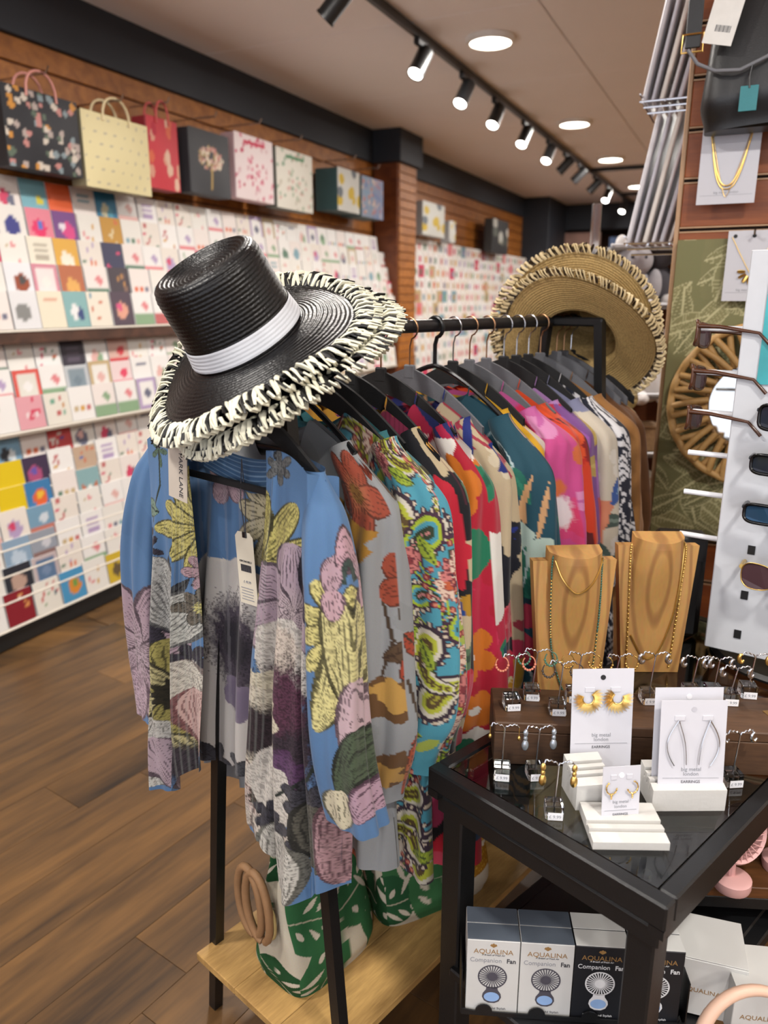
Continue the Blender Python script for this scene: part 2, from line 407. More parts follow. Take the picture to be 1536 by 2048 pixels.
SPEC = {  # (tier, column from the left frame edge) -> base, motif, accents, words
 (0,1): ('7fb6c4','sun',['e8d84a'],'pale blue card with a yellow sun'), (0,2): ('ee6a3c','plain',[],'plain bright orange card'), (0,4): ('2f7ba0','fig',['c8c0a0','57a0b8'],'deep blue card with a beige figure'),
 (1,0): ('efeae4','big',['3d3f8a'],'white card with an indigo shape'), (1,1): ('e9889a','big',['e8306a','5a7ad0'],'pink card with a magenta triangle'), (1,2): ('7b4a8c','big',['e04a8c','f0e8f0'],'purple card with a pink shape'), (1,4): ('c8963e','dots',['d86a4a','e8d8b0'],'ochre patterned card'),
 (2,1): ('f1ead8','lines',['b9b0a0'],'cream card with faint script'), (2,2): ('e5b04a','fig',['f4eedc'],'golden yellow card with small figure'), (2,4): ('3f3f5c','dots',['e8507a','48a898','f08a6a'],'navy card with coral and green blobs'),
 (3,0): ('efeef2','big',['9a4a2c','4a4a4a'],'white card with brown horse shape'), (3,1): ('f2e6e4','border',['d890a0','f4eee8'],'white card with a pink floral border'), (3,2): ('bd6f4c','fig',['e8b060'],'terracotta card with a golden figure'), (3,4): ('4a4048','dots',['c89050','8a6a5a'],'dark card with amber figures'),
 (4,0): ('e9e8ea','big',['8a8a88'],'white card with a grey elephant shape'), (4,1): ('efe6cf','lines',['e0a890','b0c0a0'],'cream card with pastel lettering'), (4,2): ('8bb7b8','fig',['f0f0f0','3a4a80'],'teal card with a penguin pair'), (4,3): ('f0e8d8','dots',['d06a4a','5a90b0','8a5a9a'],'cream card with six small pictures'), (4,4): ('564654','big',['e8a890','e05a8a'],'dark plum card with a coral oval'),
 (5,2): ('3a3440','lines',['5a5060'],'near black card'), (5,4): ('e0b8ac','band',['d8404a'],'peach card with a red foot'), (6,0): ('e8e4da','border',['e05a50','f6f2f0'],'white card edged in coral red'), (6,2): ('8a9aa4','border',['c8ccd0','7a8a96'],'slate blue card with a pale edge'), (6,4): ('f0d8d8','band',['e84a6a'],'white card with hot pink bands'), (7,0): ('e7a7b0','dots',['d8385a','f4e8e8'],'pink and red patterned card'), (7,1): ('ece6da','dots',['c88a4a','70a890','c05a5a'],'cream card with a green top edge'),
 (8,0): ('7fa8c4','fig',['30343c','e0e8ec'],'sky blue card with dark figure'), (8,2): ('c9484a','dots',['3a4a9a','e8e0d8'],'red and blue comic card'), (9,0): ('e6c714','plain',[],'bright yellow card'), (9,1): ('40304c','big',['b0507a','6a5ab0'],'dark purple card with a pink balloon'), (9,3): ('c7ac94','dots',['4a6ab0','d07050'],'card with a blue and orange picture'), (10,0): ('e6c714','plain',[],'lower bright yellow card'), (10,1): ('3f7fb4','big',['e86a3a','f0c040'],'blue card with an orange fish shape'), (10,3): ('8fb4b8','row',['c07050','f0e8e0'],'pale teal card with little figures'),
 (11,1): ('7ba2bc','band',['c87a6a','d8e0e8'],'pale blue seaside card'), (12,0): ('8ea8c0','fig',['c0d0e0'],'misty blue card'), (12,1): ('9aa0ac','band',['8a6a66','d0d0d8'],'grey blue harbour card'), (13,1): ('5f7a9c','border',['c8b8b8','7a90b0'],'steel blue card with pale border'), (13,0): ('2c2e38','big',['c0a090'],'black card with a pale figure'), (14,0): ('8c1f2c','dots',['e09a5a','f0e0d8'],'dark red card with golden baubles'), (14,2): ('4f9ac8','big',['e0903a','70a050'],'bright blue card with an orange bird'), (14,1): ('efeadf','dots',['d06a6a','50707a','80a070'],'cream card with small flowers'), (14,4): ('d8b83a','fig',['6a5a40'],'yellow card at the foot of the rack')}
TIERS = [(2.10,.165,3.155),(1.97,.165,3.12),(1.84,.165,3.085),(1.715,.165,3.05),(1.592,.17,3.015),
         (1.352,.155,3.07),(1.238,.155,3.03),(1.122,.15,2.99),
         (.945,.15,3.06),(.83,.15,3.035),(.717,.15,3.01),(.603,.15,2.985),(.488,.15,2.965),(.372,.15,2.945),(.258,.155,2.925)]
rown = ['top', 'second', 'third', 'fourth', 'bottom']
RACKN = ['upper card rack', 'middle card rack', 'lower card rack']
ends = [6.66]*5 + [6.66]*3 + [4.2]*7
rackm = mat('rack_board', 'd9d2c6', .6, noise=.05)
racks = [thing('card_rack', 'upper tiered card rack on the left wall under the gift bags', 'card rack', W(4.0, 3.2, 1.42)),
         thing('card_rack', 'middle tiered card rack below the dark brown shelf', 'card rack', W(4.0, 3.2, .96)),
         thing('card_rack', 'lower tiered card rack stepping out to the floor plinth', 'card rack', W(4.0, 3.2, .08))]
ordw = ['first', 'second', 'third', 'fourth', 'fifth', 'sixth', 'seventh', 'eighth', 'ninth', 'tenth', 'eleventh', 'twelfth', 'thirteenth', 'fourteenth', 'fifteenth', 'sixteenth', 'seventeenth', 'eighteenth', 'nineteenth', 'twentieth', 'twenty-first', 'twenty-second', 'twenty-third', 'twenty-fourth', 'twenty-fifth', 'twenty-sixth', 'twenty-seventh', 'twenty-eighth', 'twenty-ninth', 'thirtieth']
rz_wall = PI/2-WY
ncards = 0
for ti, (zt, ch, nn) in enumerate(TIERS):
    blk = 0 if ti < 5 else 1 if ti < 8 else 2; rin = ti-(0, 5, 8)[blk]; nrow = (5, 3, 7)[blk]
    zb = zt-ch
    m = MB(); wb(m, 1.6, 6.70, nn-.016, nn+.022, zb-.012, zb-.002, .002); m.build('ledge', rackm, racks[blk])
    s_ = {0: 2.62, 1: 2.52, 2: 2.37}[blk] - .16*rin*.15 - .155*2; ci = -2
    while s_ < ends[ti]:
        key = (ti, ci); word = None
        if key in SPEC:
            b_, mo, ac, word = SPEC[key]; me = card_mesh(b_, mo, ac, h_=ch, seed=ti*50+ci)
        else:
            me, word = protos[(ti*13+ci*7+random.randint(0, 5)) % len(protos)]
        wv = .152 + random.uniform(-.002, .01)
        if ci >= -1:
            o = bpy.data.objects.new('greeting_card', me); C.objects.link(o)
            o.matrix_world = Matrix.Translation(W(s_+.076, nn, zb)) @ Matrix.Rotation(rz_wall-PI, 4, 'Z') @ Matrix.Rotation(PI, 4, 'Z') @ Matrix.Rotation(math.radians(-7), 4, 'X')
            rw = ('top', 'second', 'third', 'fourth', 'fifth', 'sixth', 'lowest')[rin] if rin < nrow-1 else 'lowest'
            pos = ordw[ci] + ' from left' if ci >= 0 else 'cut by frame edge'
            tag(o, f'{word}, {rw} row {RACKN[blk].split()[0]} rack, {pos}', 'greeting card', 'greeting cards on the left wall'); ncards += 1
        s_ += wv; ci += 1
m = MB(); r = random.Random(8)
for ti in range(15):
    zt, ch, nn = TIERS[ti]; blk = 0 if ti < 5 else 1 if ti < 8 else 2; rin = ti-(0, 5, 8)[blk]; e_ = {0: 2.62, 1: 2.52, 2: 2.37}[blk] - .16*rin*.15 - .19
    for a_, b_ in ((1.62, e_-.15), (4.37, 6.5)) if ti > 7 else ((1.62, e_-.15),):
        s_ = a_
        while s_ < b_:
            wb(m, s_+.004, s_+.15, nn-.008, nn+.008, zt-ch, zt, 0, lin(r.choice(PAL+PAL+PAL+ACC[2:5]))); c0 = r.uniform(.02, .08)
            wb(m, s_+c0, s_+c0+.045, nn-.0095, nn-.007, zt-ch*.6, zt-ch*.25, 0, lin(r.choice(ACC))); s_ += .156
m.build('greeting_card', CARDM, label='further cards of the racks, behind the clothes rail', cat='card display', kind='stuff')
for blk, (z0, z1, a, b) in enumerate(((1.43, 2.11, 3.02, 3.19), (.965, 1.355, 3.0, 3.10), (.085, .95, 2.95, 3.09))):
    m = MB(); m.add([W(1.6, a+.03, z0), W(6.70, a+.03, z0), W(6.70, b+.03, z1), W(1.6, b+.03, z1), W(1.6, a+.05, z0), W(6.70, a+.05, z0), W(6.70, b+.05, z1), W(1.6, b+.05, z1)], [(0, 1, 2, 3), (7, 6, 5, 4), (0, 4, 5, 1), (3, 2, 6, 7), (0, 3, 7, 4), (1, 5, 6, 2)]); m.build('back_panel', rackm, racks[blk], 0)
SHELFD = wood('dark_shelf_wood', '33211a', '513427', .6, 'X', .5)
m = MB(); wb(m, 1.0, 6.72, 3.005, N1-.017, 1.358, 1.412, .003); m.build('shelf_board', SHELFD, label='dark brown shelf board between upper and middle card racks', cat='shelf')
m = MB(); wb(m, 1.0, 6.72, 2.985, N1-.017, .948, .962, .003); m.build('shelf_board', rackm, label='thin pale shelf edge between middle and lower card racks', cat='shelf')
# ---------------------------------------------------------------- gift bags on the wall
def bag_paint(kind):
    def f(U, V, seed=3):
        r = np.random.default_rng(seed); sh = U.shape
        base = {'blackfl': '23232a', 'cream': 'efe2b0', 'red': 'd8404c', 'grey': '3c3d42', 'pink': 'f1e1e2', 'green': 'e6e2d6', 'multi': '8c9ab0', 'wht': 'dcdcd6', 'blk': '38383a'}[kind]
        col = np.ones((*sh, 3))*np.array(lin(base))
        def discs(n, cols, R, jit=.4, reg=None):
            for q in range(n):
                cu, cv = r.random(), r.random()
                if reg and not reg(cu, cv): continue
                col[(U-cu)**2*1.4 + (V-cv)**2 < (R*(1+jit*(r.random()-.5)))**2] = lin(cols[r.integers(len(cols))])
        if kind == 'blackfl': discs(70, ['c98a84', 'd9cdbf', '8a9aa0', 'd2913a', '5a6a5a', 'b7a7a0'], .045)
        if kind == 'cream':
            for i in range(7):
                for j in range(6): col[(U-(i+.5*(j % 2)+.2)/7)**2*1.4 + (V-(j+.5)/6)**2 < .017**2*1.3] = lin('b8b0a0')
        if kind == 'red': discs(14, ['e8a890', 'f0c8b0', 'c42840', 'e87050'], .09)
        if kind == 'grey':
            for q in range(120):
                a, R = r.random()*6.28, .30*math.sqrt(r.random()); cu, cv = .5+R*math.cos(a), .58+R*.62*math.sin(a)
                col[(U-cu)**2 + (V-cv)**2 < .028**2] = lin(['d9b0a0', 'c98a80', 'e8d8c0', 'a89060'][q % 4])
            col[(abs(U-.5) < .02) & (V < .42) & (V > .1)] = lin('b89a5a')
        if kind == 'pink': discs(60, ['d87088', 'e8a0b0', 'c84a68', 'e0b8c0'], .035); col[(V > .86) & (V < .91) & (abs(U-.5) < .28)] = lin('d03858')
        if kind == 'green': discs(60, ['a8b8a0', 'd8b0a8', '8aa890', 'c8c0b0'], .035); col[(V > .86) & (V < .90) & (abs(U-.5) < .25)] = lin('4a8a60')
        if kind == 'multi': discs(80, ['c8a8a0', '7a9ab8', 'd8c0b0', '6a80b0', 'b87a70'], .05); col[U > .55] = col[U > .55]*.7 + np.array(lin('8088c0'))*.3
        if kind == 'wht': discs(8, ['d8b838', '9aa0a8', '707880'], .13)
        if kind == 'blk': discs(8, ['d0d0c8', 'a8a898', '6a7068'], .13)
        return col
    return f
def gift_bag(s0, s1, z0, z1, kind, label, handle, nn=3.0, depth=.10, side='2a2c30', hookn=True, seed=3):
    t = thing('gift_bag', label, 'gift bag', W((s0+s1)/2, nn+depth/2, z0), rz_wall, 'gift bags above the card racks')
    U, V = np.meshgrid(np.linspace(0, 1, 44), np.linspace(0, 1, 40), indexing='ij')
    col = bag_paint(kind)(U, V, seed)
    w_, h_ = s1-s0, z1-z0
    A = np.zeros((44, 40, 3))
    for i in range(44):
        for j in range(40):
            bul = .012*math.sin(PI*U[i, j])*math.sin(PI*V[i, j])
            p = W(s0+w_*U[i, j], nn-bul, z0+h_*V[i, j]); A[i, j] = p
    m = MB(); m.grid(A, col=col); m.build('front_panel', CARDM, t, 180)
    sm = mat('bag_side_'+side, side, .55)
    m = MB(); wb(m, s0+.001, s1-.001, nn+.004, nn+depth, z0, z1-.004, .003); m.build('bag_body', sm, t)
    if handle:
        hm = mat('handle_'+handle, handle, .6)
        for q in (0, 1):
            P = [W(s0+w_*(.5+.2*math.cos(PI*k/10)), nn-.006+q*depth*.8, z1-.03+.115*math.sin(PI*k/10)**.7) for k in range(11)]
            m = MB(); m.tube(P, .006, 6); m.build('handle', hm, t)
    if hookn:
        m = MB(); m.tube([W((s0+s1)/2, N1-.01, z1+.075), W((s0+s1)/2, nn-.05, z1+.075), W((s0+s1)/2, nn-.065, z1+.10)], .005, 6)
        m.build('wall_hook', CHROME, label='chrome hook holding the ' + ' '.join(label.split()[:9]), cat='hook', group='slat wall hooks')
gift_bag(2.60, 3.02, 2.115, 2.445, 'blackfl', 'black floral gift bag with pink ribbon handles at the left edge', 'c88a80', seed=5)
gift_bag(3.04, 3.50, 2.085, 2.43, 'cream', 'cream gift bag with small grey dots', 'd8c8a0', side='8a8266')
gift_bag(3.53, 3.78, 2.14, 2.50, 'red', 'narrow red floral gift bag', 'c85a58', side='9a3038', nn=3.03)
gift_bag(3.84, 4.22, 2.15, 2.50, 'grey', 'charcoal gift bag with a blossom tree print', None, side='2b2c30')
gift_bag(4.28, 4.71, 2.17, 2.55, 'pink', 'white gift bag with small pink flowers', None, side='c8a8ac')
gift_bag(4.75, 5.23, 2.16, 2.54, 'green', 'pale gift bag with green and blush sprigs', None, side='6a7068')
gift_bag(5.58, 5.95, 2.22, 2.53, 'wht', 'glossy gift box with white pattern beside the pilaster', None, side='2f4a4c', depth=.2, nn=2.98)  # face printed white with yellow and grey discs
gift_bag(5.97, 6.38, 2.21, 2.52, 'multi', 'blue and coral patterned gift box next to the pilaster', None, side='2f4a4c', depth=.2, nn=2.97)
# second bay, far and blurred
m = MB(); r = random.Random(3)
for row in range(11):
    z0 = 2.0-.125*row; nn = 3.15-.015*row; s_ = 7.25
    while s_ < 11.75:
        b = r.choice(PAL+PAL+PAL+PAL+ACC[:4]); wb(m, s_+.004, s_+.145, nn, nn+.012, z0-.01, z0+.15, 0, lin(b))
        a = r.choice(ACC); c0 = r.uniform(.02, .08); wb(m, s_+c0, s_+c0+.05, nn-.002, nn+.002, z0+.05, z0+.11, 0, lin(a)); s_ += .152
m.build('greeting_card', CARDM, label='far card display beyond the wooden pilaster, blurred', cat='card display', kind='stuff')
gift_bag(7.35, 7.95, 2.17, 2.48, 'wht', 'white and yellow book hanging beyond the pilaster', None, side='a0a0a0', hookn=False)
gift_bag(8.1, 8.3, 2.14, 2.36, 'wht', 'small white packet hanging beyond the pilaster', None, side='a0a0a0', hookn=False, seed=9)
gift_bag(9.6, 10.3, 2.12, 2.52, 'blk', 'black and white gift bag far along the wall', None, side='303030', hookn=False, seed=4)
# end of the aisle
m = MB(); wb(m, 13.02, 13.06, 2.3, 2.95, 1.9, 2.58, .004); m.build('wall_poster', mat('poster_rose', 'a8857a', .6, noise=.4, nscale=6), label='faded rose poster on the far navy wall', cat='poster')
m = MB(); wb(m, 13.02, 13.07, 1.86, 2.16, 1.5, 2.5, .004); m.build('wall_poster', mat('poster_blue', '5a6f96', .6, noise=.7, nscale=5), label='narrow blue and white poster at the aisle end', cat='poster')
m = MB(); wb(m, 12.3, 13.0, -.6, 1.5, 0, 2.3, .01); m.build('display_cabinet', SLATD, label='red-brown wooden display unit closing the aisle', cat='cabinet')
for q, (n_, z_, cc, lb) in enumerate(((.9, 1.9, 'd8cfd4', 'pale lilac carton'), (.35, 1.55, 'e2dcdc', 'white carton'), (1.2, 1.4, 'd9c5c5', 'pale pink carton'))):
    m = MB(); wb(m, 12.1, 12.29, n_-.2, n_+.2, z_, z_+.28, .01); m.build('gift_carton', mat('carton_%d' % q, cc, .6), label=f'{lb} on the red-brown unit at the aisle end', cat='carton')
# ================================================================ cloth prints (flat printed colour, in metres on the cloth)
class Print:
    def __init__(s, U, V, base):
        s.U, s.V = U, V; s.col = np.ones((*U.shape, 3))*np.array(lin(base))
    def put(s, m, c, a=1.):
        c = np.array(lin(c)) if isinstance(c, str) else np.array(c)
        if isinstance(a, np.ndarray): s.col[m] = s.col[m]*(1-a[m][:, None]) + c*a[m][:, None]
        else: s.col[m] = s.col[m]*(1-a) + c*a
    def noise(s, f, seed=0):
        r = np.random.default_rng(seed); out = np.zeros_like(s.U)
        for k in range(5):
            a = r.random()*6.28; ff = f*(.6+.9*r.random()); out += np.sin((s.U*math.cos(a)+s.V*math.sin(a))*ff*6.28 + r.random()*6.28)
        return out/5
    def petal(s, cx, cy, L, wd, ang, c, line=None, tip=None, nlines=5, edge=.8, curve=0., twob=None):
        x = s.U-cx; y = s.V-cy; ca, sa = math.cos(ang), math.sin(ang)
        a = (x*ca + y*sa)/L; b = (-x*sa + y*ca)/(wd/2)
        b = b + curve*(a*a)
        prof = np.sqrt(np.clip(a, 0, 1))*np.sqrt(np.clip(1-a, 0, 1))*2*(.75+.5*np.clip(a, 0, 1))
        rr = np.abs(b)/np.maximum(prof, 1e-3); m = (a > 0) & (a < 1) & (rr < 1)
        if not m.any(): return
        s.put(m, c)
        if twob: s.put(m & (a < .45), twob, .8*np.clip((.45-a)/.45, 0, 1))
        if tip: s.put(m & (a > .72), tip, np.clip((a-.72)/.28, 0, 1)*.8)
        if line:
            ph = np.abs(b)/np.maximum(prof, .05)*nlines*.8 + .10*np.sin(a*23+cx*90)
            wl = .17*(.55+.45*np.sin(a*9+b*3+cy*70)); s.put(m & (np.abs(ph-np.round(ph)) < wl) & (a < .95), line, .8)
            s.put(m & (rr > edge), line, .9)
    def flower(s, cx, cy, R, n, c, line=None, ctr=None, cr=.25, rot=0., wd=.55, sq=1., tip=None, nlines=5, c2=None, twob=None, curve=0.):
        for k in range(n):
            a = rot + 2*PI*k/n
            s.petal(cx, cy, R*(1-.18*((k*7) % 3)/2), R*wd, a, c2 if (c2 and k % 2) else c, line, tip, nlines, .84, curve*(1 if k % 2 else -1), twob)
        if ctr:
            r = np.hypot(s.U-cx, s.V-cy); th = np.arctan2(s.V-cy, s.U-cx)
            m = r < R*cr*(1+.15*np.sin(th*11)); s.put(m, ctr)
            if line: s.put(m & (np.sin(th*9+r/R*40)*np.sin(r/R*60) > .35), line, .8)
    def disc(s, cx, cy, rx, ry, c, ang=0., wob=0., a=1., ring=None):
        x = s.U-cx; y = s.V-cy; ca, sa = math.cos(ang), math.sin(ang); X = (x*ca+y*sa)/rx; Y = (-x*sa+y*ca)/ry
        r = np.hypot(X, Y); th = np.arctan2(Y, X); r = r*(1+wob*np.sin(5*th+cx*50)+wob*.6*np.sin(9*th+cy*70))
        if ring: s.put((r < 1) & (r > 1-ring), c, a)
        else: s.put(r < 1, c, a)
    def fuzzy(s, cx, cy, rx, ry, c, a=1., line=None):      # ink cloud with a stippled edge
        x = (s.U-cx)/rx; y = (s.V-cy)/ry; r = np.hypot(x, y) + .18*s.noise(60, 3) + .12*s.noise(160, 5)
        s.put(r < 1, c, a*np.clip((1.05-r)/.35, 0, 1))
        if line: s.put((r < 1.05) & (s.noise(190, 9) > .22), line, .75)
    def leaf(s, cx, cy, L, wd, ang, c, vein=None, side=4):
        x = s.U-cx; y = s.V-cy; ca, sa = math.cos(ang), math.sin(ang); a = (x*ca+y*sa)/L; b = (-x*sa+y*ca)/(wd/2)
        prof = np.sin(np.clip(a, 0, 1)*PI)**.8; m = (a > 0) & (a < 1) & (np.abs(b) < prof)
        s.put(m, c)
        if vein:
            s.put(m & (np.abs(b) < .10), vein); q = a*side*2 - np.abs(b)*.9; s.put(m & (np.abs(q-np.round(q)) < .09), vein, .7)
            s.put(m & (np.abs(b) > prof*.86), vein, .8)
    def stem(s, pts, w, c):
        for (x0, y0), (x1, y1) in zip(pts[:-1], pts[1:]):
            dx, dy = x1-x0, y1-y0; L2 = dx*dx+dy*dy+1e-12; t = np.clip(((s.U-x0)*dx+(s.V-y0)*dy)/L2, 0, 1)
            s.put(np.hypot(s.U-x0-t*dx, s.V-y0-t*dy) < w/2, c)
    def loop(s, cx, cy, L, wd, ang, w, c):
        P = [(cx + L*(.5-.5*math.cos(k))*math.cos(ang) - wd*.5*math.sin(k)*math.sin(ang), cy + L*(.5-.5*math.cos(k))*math.sin(ang) + wd*.5*math.sin(k)*math.cos(ang)) for k in np.linspace(0, 2*PI, 22)]
        s.stem(P, w, c)
    def paisley(s, cx, cy, L, ang, cols, fl=1):
        # curled drop: chain of shrinking discs, ringed
        for q, c in enumerate(cols):
            k = 1-.24*q
            for i in range(16):
                t = i/15; r = L*.33*(1-t)**.75*k + .0015
                a = ang + fl*1.5*t*t; x = cx + L*.95*t*math.cos(a); y = cy + L*.95*t*math.sin(a)
                s.put(np.hypot(s.U-x, s.V-y) < r, c)
    def dots(s, cx, cy, R, n, r, c, c2=None):
        for k in range(n):
            a = 2*PI*k/n; m = np.hypot(s.U-cx-R*math.cos(a), s.V-cy-R*math.sin(a)); s.put(m < r, c)
            if c2: s.put(m < r*.55, c2)
def pr_grey(U, V, sd):
    P = Print(U, V, '9a9da0'); r = random.Random(sd)
    P.put(P.noise(5, 2) > .35, '8c8f90', .5)
    for k in range(16):
        x, y = r.uniform(-.32, .36), r.uniform(.5, 1.36)
        P.stem([(x, y), (x+.03, y+.08), (x+.015, y+.17)], .006, '4a3a2c')
        P.leaf(x+.01, y+.05, .07, .035, r.uniform(-1, 2.5), r.choice(['7a5a3a', '5c4632', 'a8432a']), '3e2c20')
    for k in range(13):
        x, y = r.uniform(-.3, .36), r.uniform(.5, 1.36)
        P.flower(x, y, r.uniform(.05, .085), 5, r.choice(['b4502c', 'c2603a', '94402a', 'a04a34']), '5a2a1c', '8a6230', .2, r.random()*3, .7, nlines=4, twob='d08a60')
    for k in range(6):
        x, y = r.uniform(-.25, .33), r.uniform(.5, 1.3); P.disc(x, y, .035, .085, r.choice(['a97b2e', '6a4a2a']), r.random()*3, .12); P.disc(x, y, .02, .06, 'c59a50', r.random()*3, .2)
    return P.col
def pr_paisley(U, V, sd):
    P = Print(U, V, '4f9cb0'); r = random.Random(sd)
    for i in range(60): P.disc(r.uniform(-.35, .4), r.uniform(.45, 1.38), .012, .022, r.choice(['d9d0c0', '7a5a80', 'a8b850']), r.random()*3)
    pts = [(r.uniform(-.35, .4), r.uniform(.45, 1.38)) for _ in range(80)]
    for k, (x, y) in enumerate(pts):
        L = r.uniform(.06, .12); a = r.random()*6.28
        P.paisley(x, y, L, a, ['3a2c38', 'd9d2c0', 'b9bf3e', '5d4a2a', 'a7a13c'] if k % 3 else ['4a2c40', 'a9bf34', '4f9cb0', '33402c', 'd08a86'], 1 if k % 2 else -1)
        P.dots(x, y, L*.36, 14, .0055, '3c2a3c', 'd9c8b0')
    for k in range(60):
        x, y = r.uniform(-.05, .4), r.uniform(.45, 1.38)
        if k % 2: P.flower(x, y, .03, 9, 'e6c8b4', '7a2f38', 'c4603c', .28, 0, .45, nlines=2); P.dots(x, y, .042, 16, .006, '8a3038', 'd88a70')
        else: P.flower(x, y, .028, 6, 'd3807c', '5a2430', '8a3a40', .3, .4, .7, nlines=2)
    for k in range(50):
        x, y = r.uniform(-.35, .4), r.uniform(.45, 1.38); P.leaf(x, y, .06, .025, r.random()*6.28, 'a3b83a', '3a4a28')
    return P.col
def pr_teal(U, V, sd):
    P = Print(U, V, '3f7f86'); P.put(P.noise(30, 1) > .4, '35737a', .5); P.put((V < 1.27) & (V > 1.255), '4a4632'); return P.col
def big_floral(base, items, n, sz, sd, U, V, lines=None):
    P = Print(U, V, base); r = random.Random(sd)
    for k in range(n):
        x, y = r.uniform(-.12, .36), r.uniform(.45, 1.4); kind, c, c2 = items[k % len(items)]; s_ = sz*r.uniform(.75, 1.25); a = r.random()*6.28
        if kind == 'blob': P.disc(x, y, s_, s_*r.uniform(.6, 1.2), c, a, .13); P.disc(x+s_*.1, y, s_*.55, s_*.5, c2, a, .15)
        if kind == 'fl': P.flower(x, y, s_, 5, c, None, c2, .2, a, .72)
        if kind == 'fl8': P.flower(x, y, s_, 8, c, None, c2, .3, a, .4)
        if kind == 'leaf': P.leaf(x, y, s_*2.2, s_*.8, a, c); P.leaf(x, y, s_*1.6, s_*.2, a, c2)
        if kind == 'strk':
            for q in range(3): P.leaf(x+q*.02, y, s_*2.4, s_*.22, a+q*.12, c)
        if kind == 'rays':
            for q in range(5): P.petal(x, y, s_*1.4, s_*.35, a+q*.45-.9, c, None, None)
            P.disc(x, y, s_*.35, s_*.35, c2)
    return P
def pr_navyfl(U, V, sd):
    P = big_floral('15161d', [('blob', 'cdbb98', 'a63a4a'), ('leaf', '5d7a5c', '39503e'), ('blob', 'c92038', 'd64a62'), ('leaf', '274a94', '16307a'), ('rays', 'cbb896', 'b98a28'), ('leaf', '5d7a5c', '39503e')], 40, .06, 21, U, V)
    P.put((V > 1.285) & (U < .17), 'd59a2c'); P.flower(.115, 1.30, .07, 7, 'b23a62', None, '5c2038', .2, .3, .55)
    P.put((V > 1.20) & (U < .17) & (np.abs((U*90) % 1-.5) < .1), '6a2438', .5)
    P.flower(.20, 1.08, .09, 6, 'cdbb98', None, 'b98a28', .25, .3, .7); P.petal(.20, 1.06, .09, .05, 1.3, 'b42f44'); P.disc(.215, .99, .022, .022, '101018', ring=.4)
    P.disc(.26, 1.02, .03, .03, '274a94', 0, .1); P.disc(.27, 1.16, .04, .10, 'c92038', .2, .1)
    P.disc(.24, .62, .05, .07, 'b23a62', 0, .1); P.leaf(.2, .58, .16, .06, 1.1, 'd59a2c', 'cdbb98')
    return P.col
def pr_red(U, V, sd):
    P = big_floral('b81a34', [('fl', 'd5761f', 'f0e8e0'), ('blob', 'f0ece4', 'f0ece4'), ('leaf', '1f7a58', '166048'), ('blob', 'c21d42', 'd8305a'), ('fl', 'd5761f', 'e8e0d8'), ('leaf', '1f7a58', '166048'), ('blob', '1a3a5a', '14304c')], 30, .07, 33, U, V)
    P.put((V > 1.30), 'b8204a'); P.put((V > 1.30) & (np.abs(((U+V)*14) % 1-.5) < .2), '1f2c6a')
    P.flower(.24, 1.22, .06, 5, 'd5761f', None, 'f0ece4', .2, .2, .7); P.disc(.26, 1.10, .05, .05, '1f7a58'); P.disc(.25, .95, .06, .09, 'c21d42', 0, .1); P.flower(.25, .90, .06, 5, 'd5761f', None, 'f0ece4', .2, .8, .7)
    P.flower(.26, .78, .05, 6, 'd5761f', None, 'f0ece4', .2, 0, .7); P.disc(.25, .70, .05, .04, 'f0ece4', 0, .2); P.leaf(.24, .62, .1, .09, 1.5, '1f7a58'); P.disc(.24, .56, .09, .07, 'c21d42', 0, .08); P.disc(.235, .57, .012, .012, 'f0ece4')
    return P.col
def pr_cream(U, V, sd):
    P = big_floral('c6b494', [('rays', 'a83a4a', 'b98a28'), ('blob', '131522', '1a2c7a'), ('leaf', 'c8243c', 'd85a6a'), ('fl8', 'd8cbb0', 'a98a3a'), ('blob', '131522', '131522'), ('rays', 'c8a038', 'c83a5a')], 34, .055, 41, U, V)
    P.put((V > 1.27) & (np.abs(((U*.6+V)*28) % 1-.5) < .16), 'a83a4a'); P.put((V > 1.23) & (np.abs(((U-V)*9) % 1-.5) < .16), '1f2f7a')
    P.disc(.3, .85, .1, .14, '12131a', 0, .1); P.leaf(.22, .92, .14, .08, .2, 'd0304a', 'e06a74'); P.leaf(.26, .88, .1, .06, -1.2, 'd0304a')
    P.leaf(.22, .70, .13, .07, 1.0, 'd59a2c', 'ead9b0'); P.leaf(.28, .66, .1, .07, .6, 'c83a5a', 'd59a2c')
    return P.col
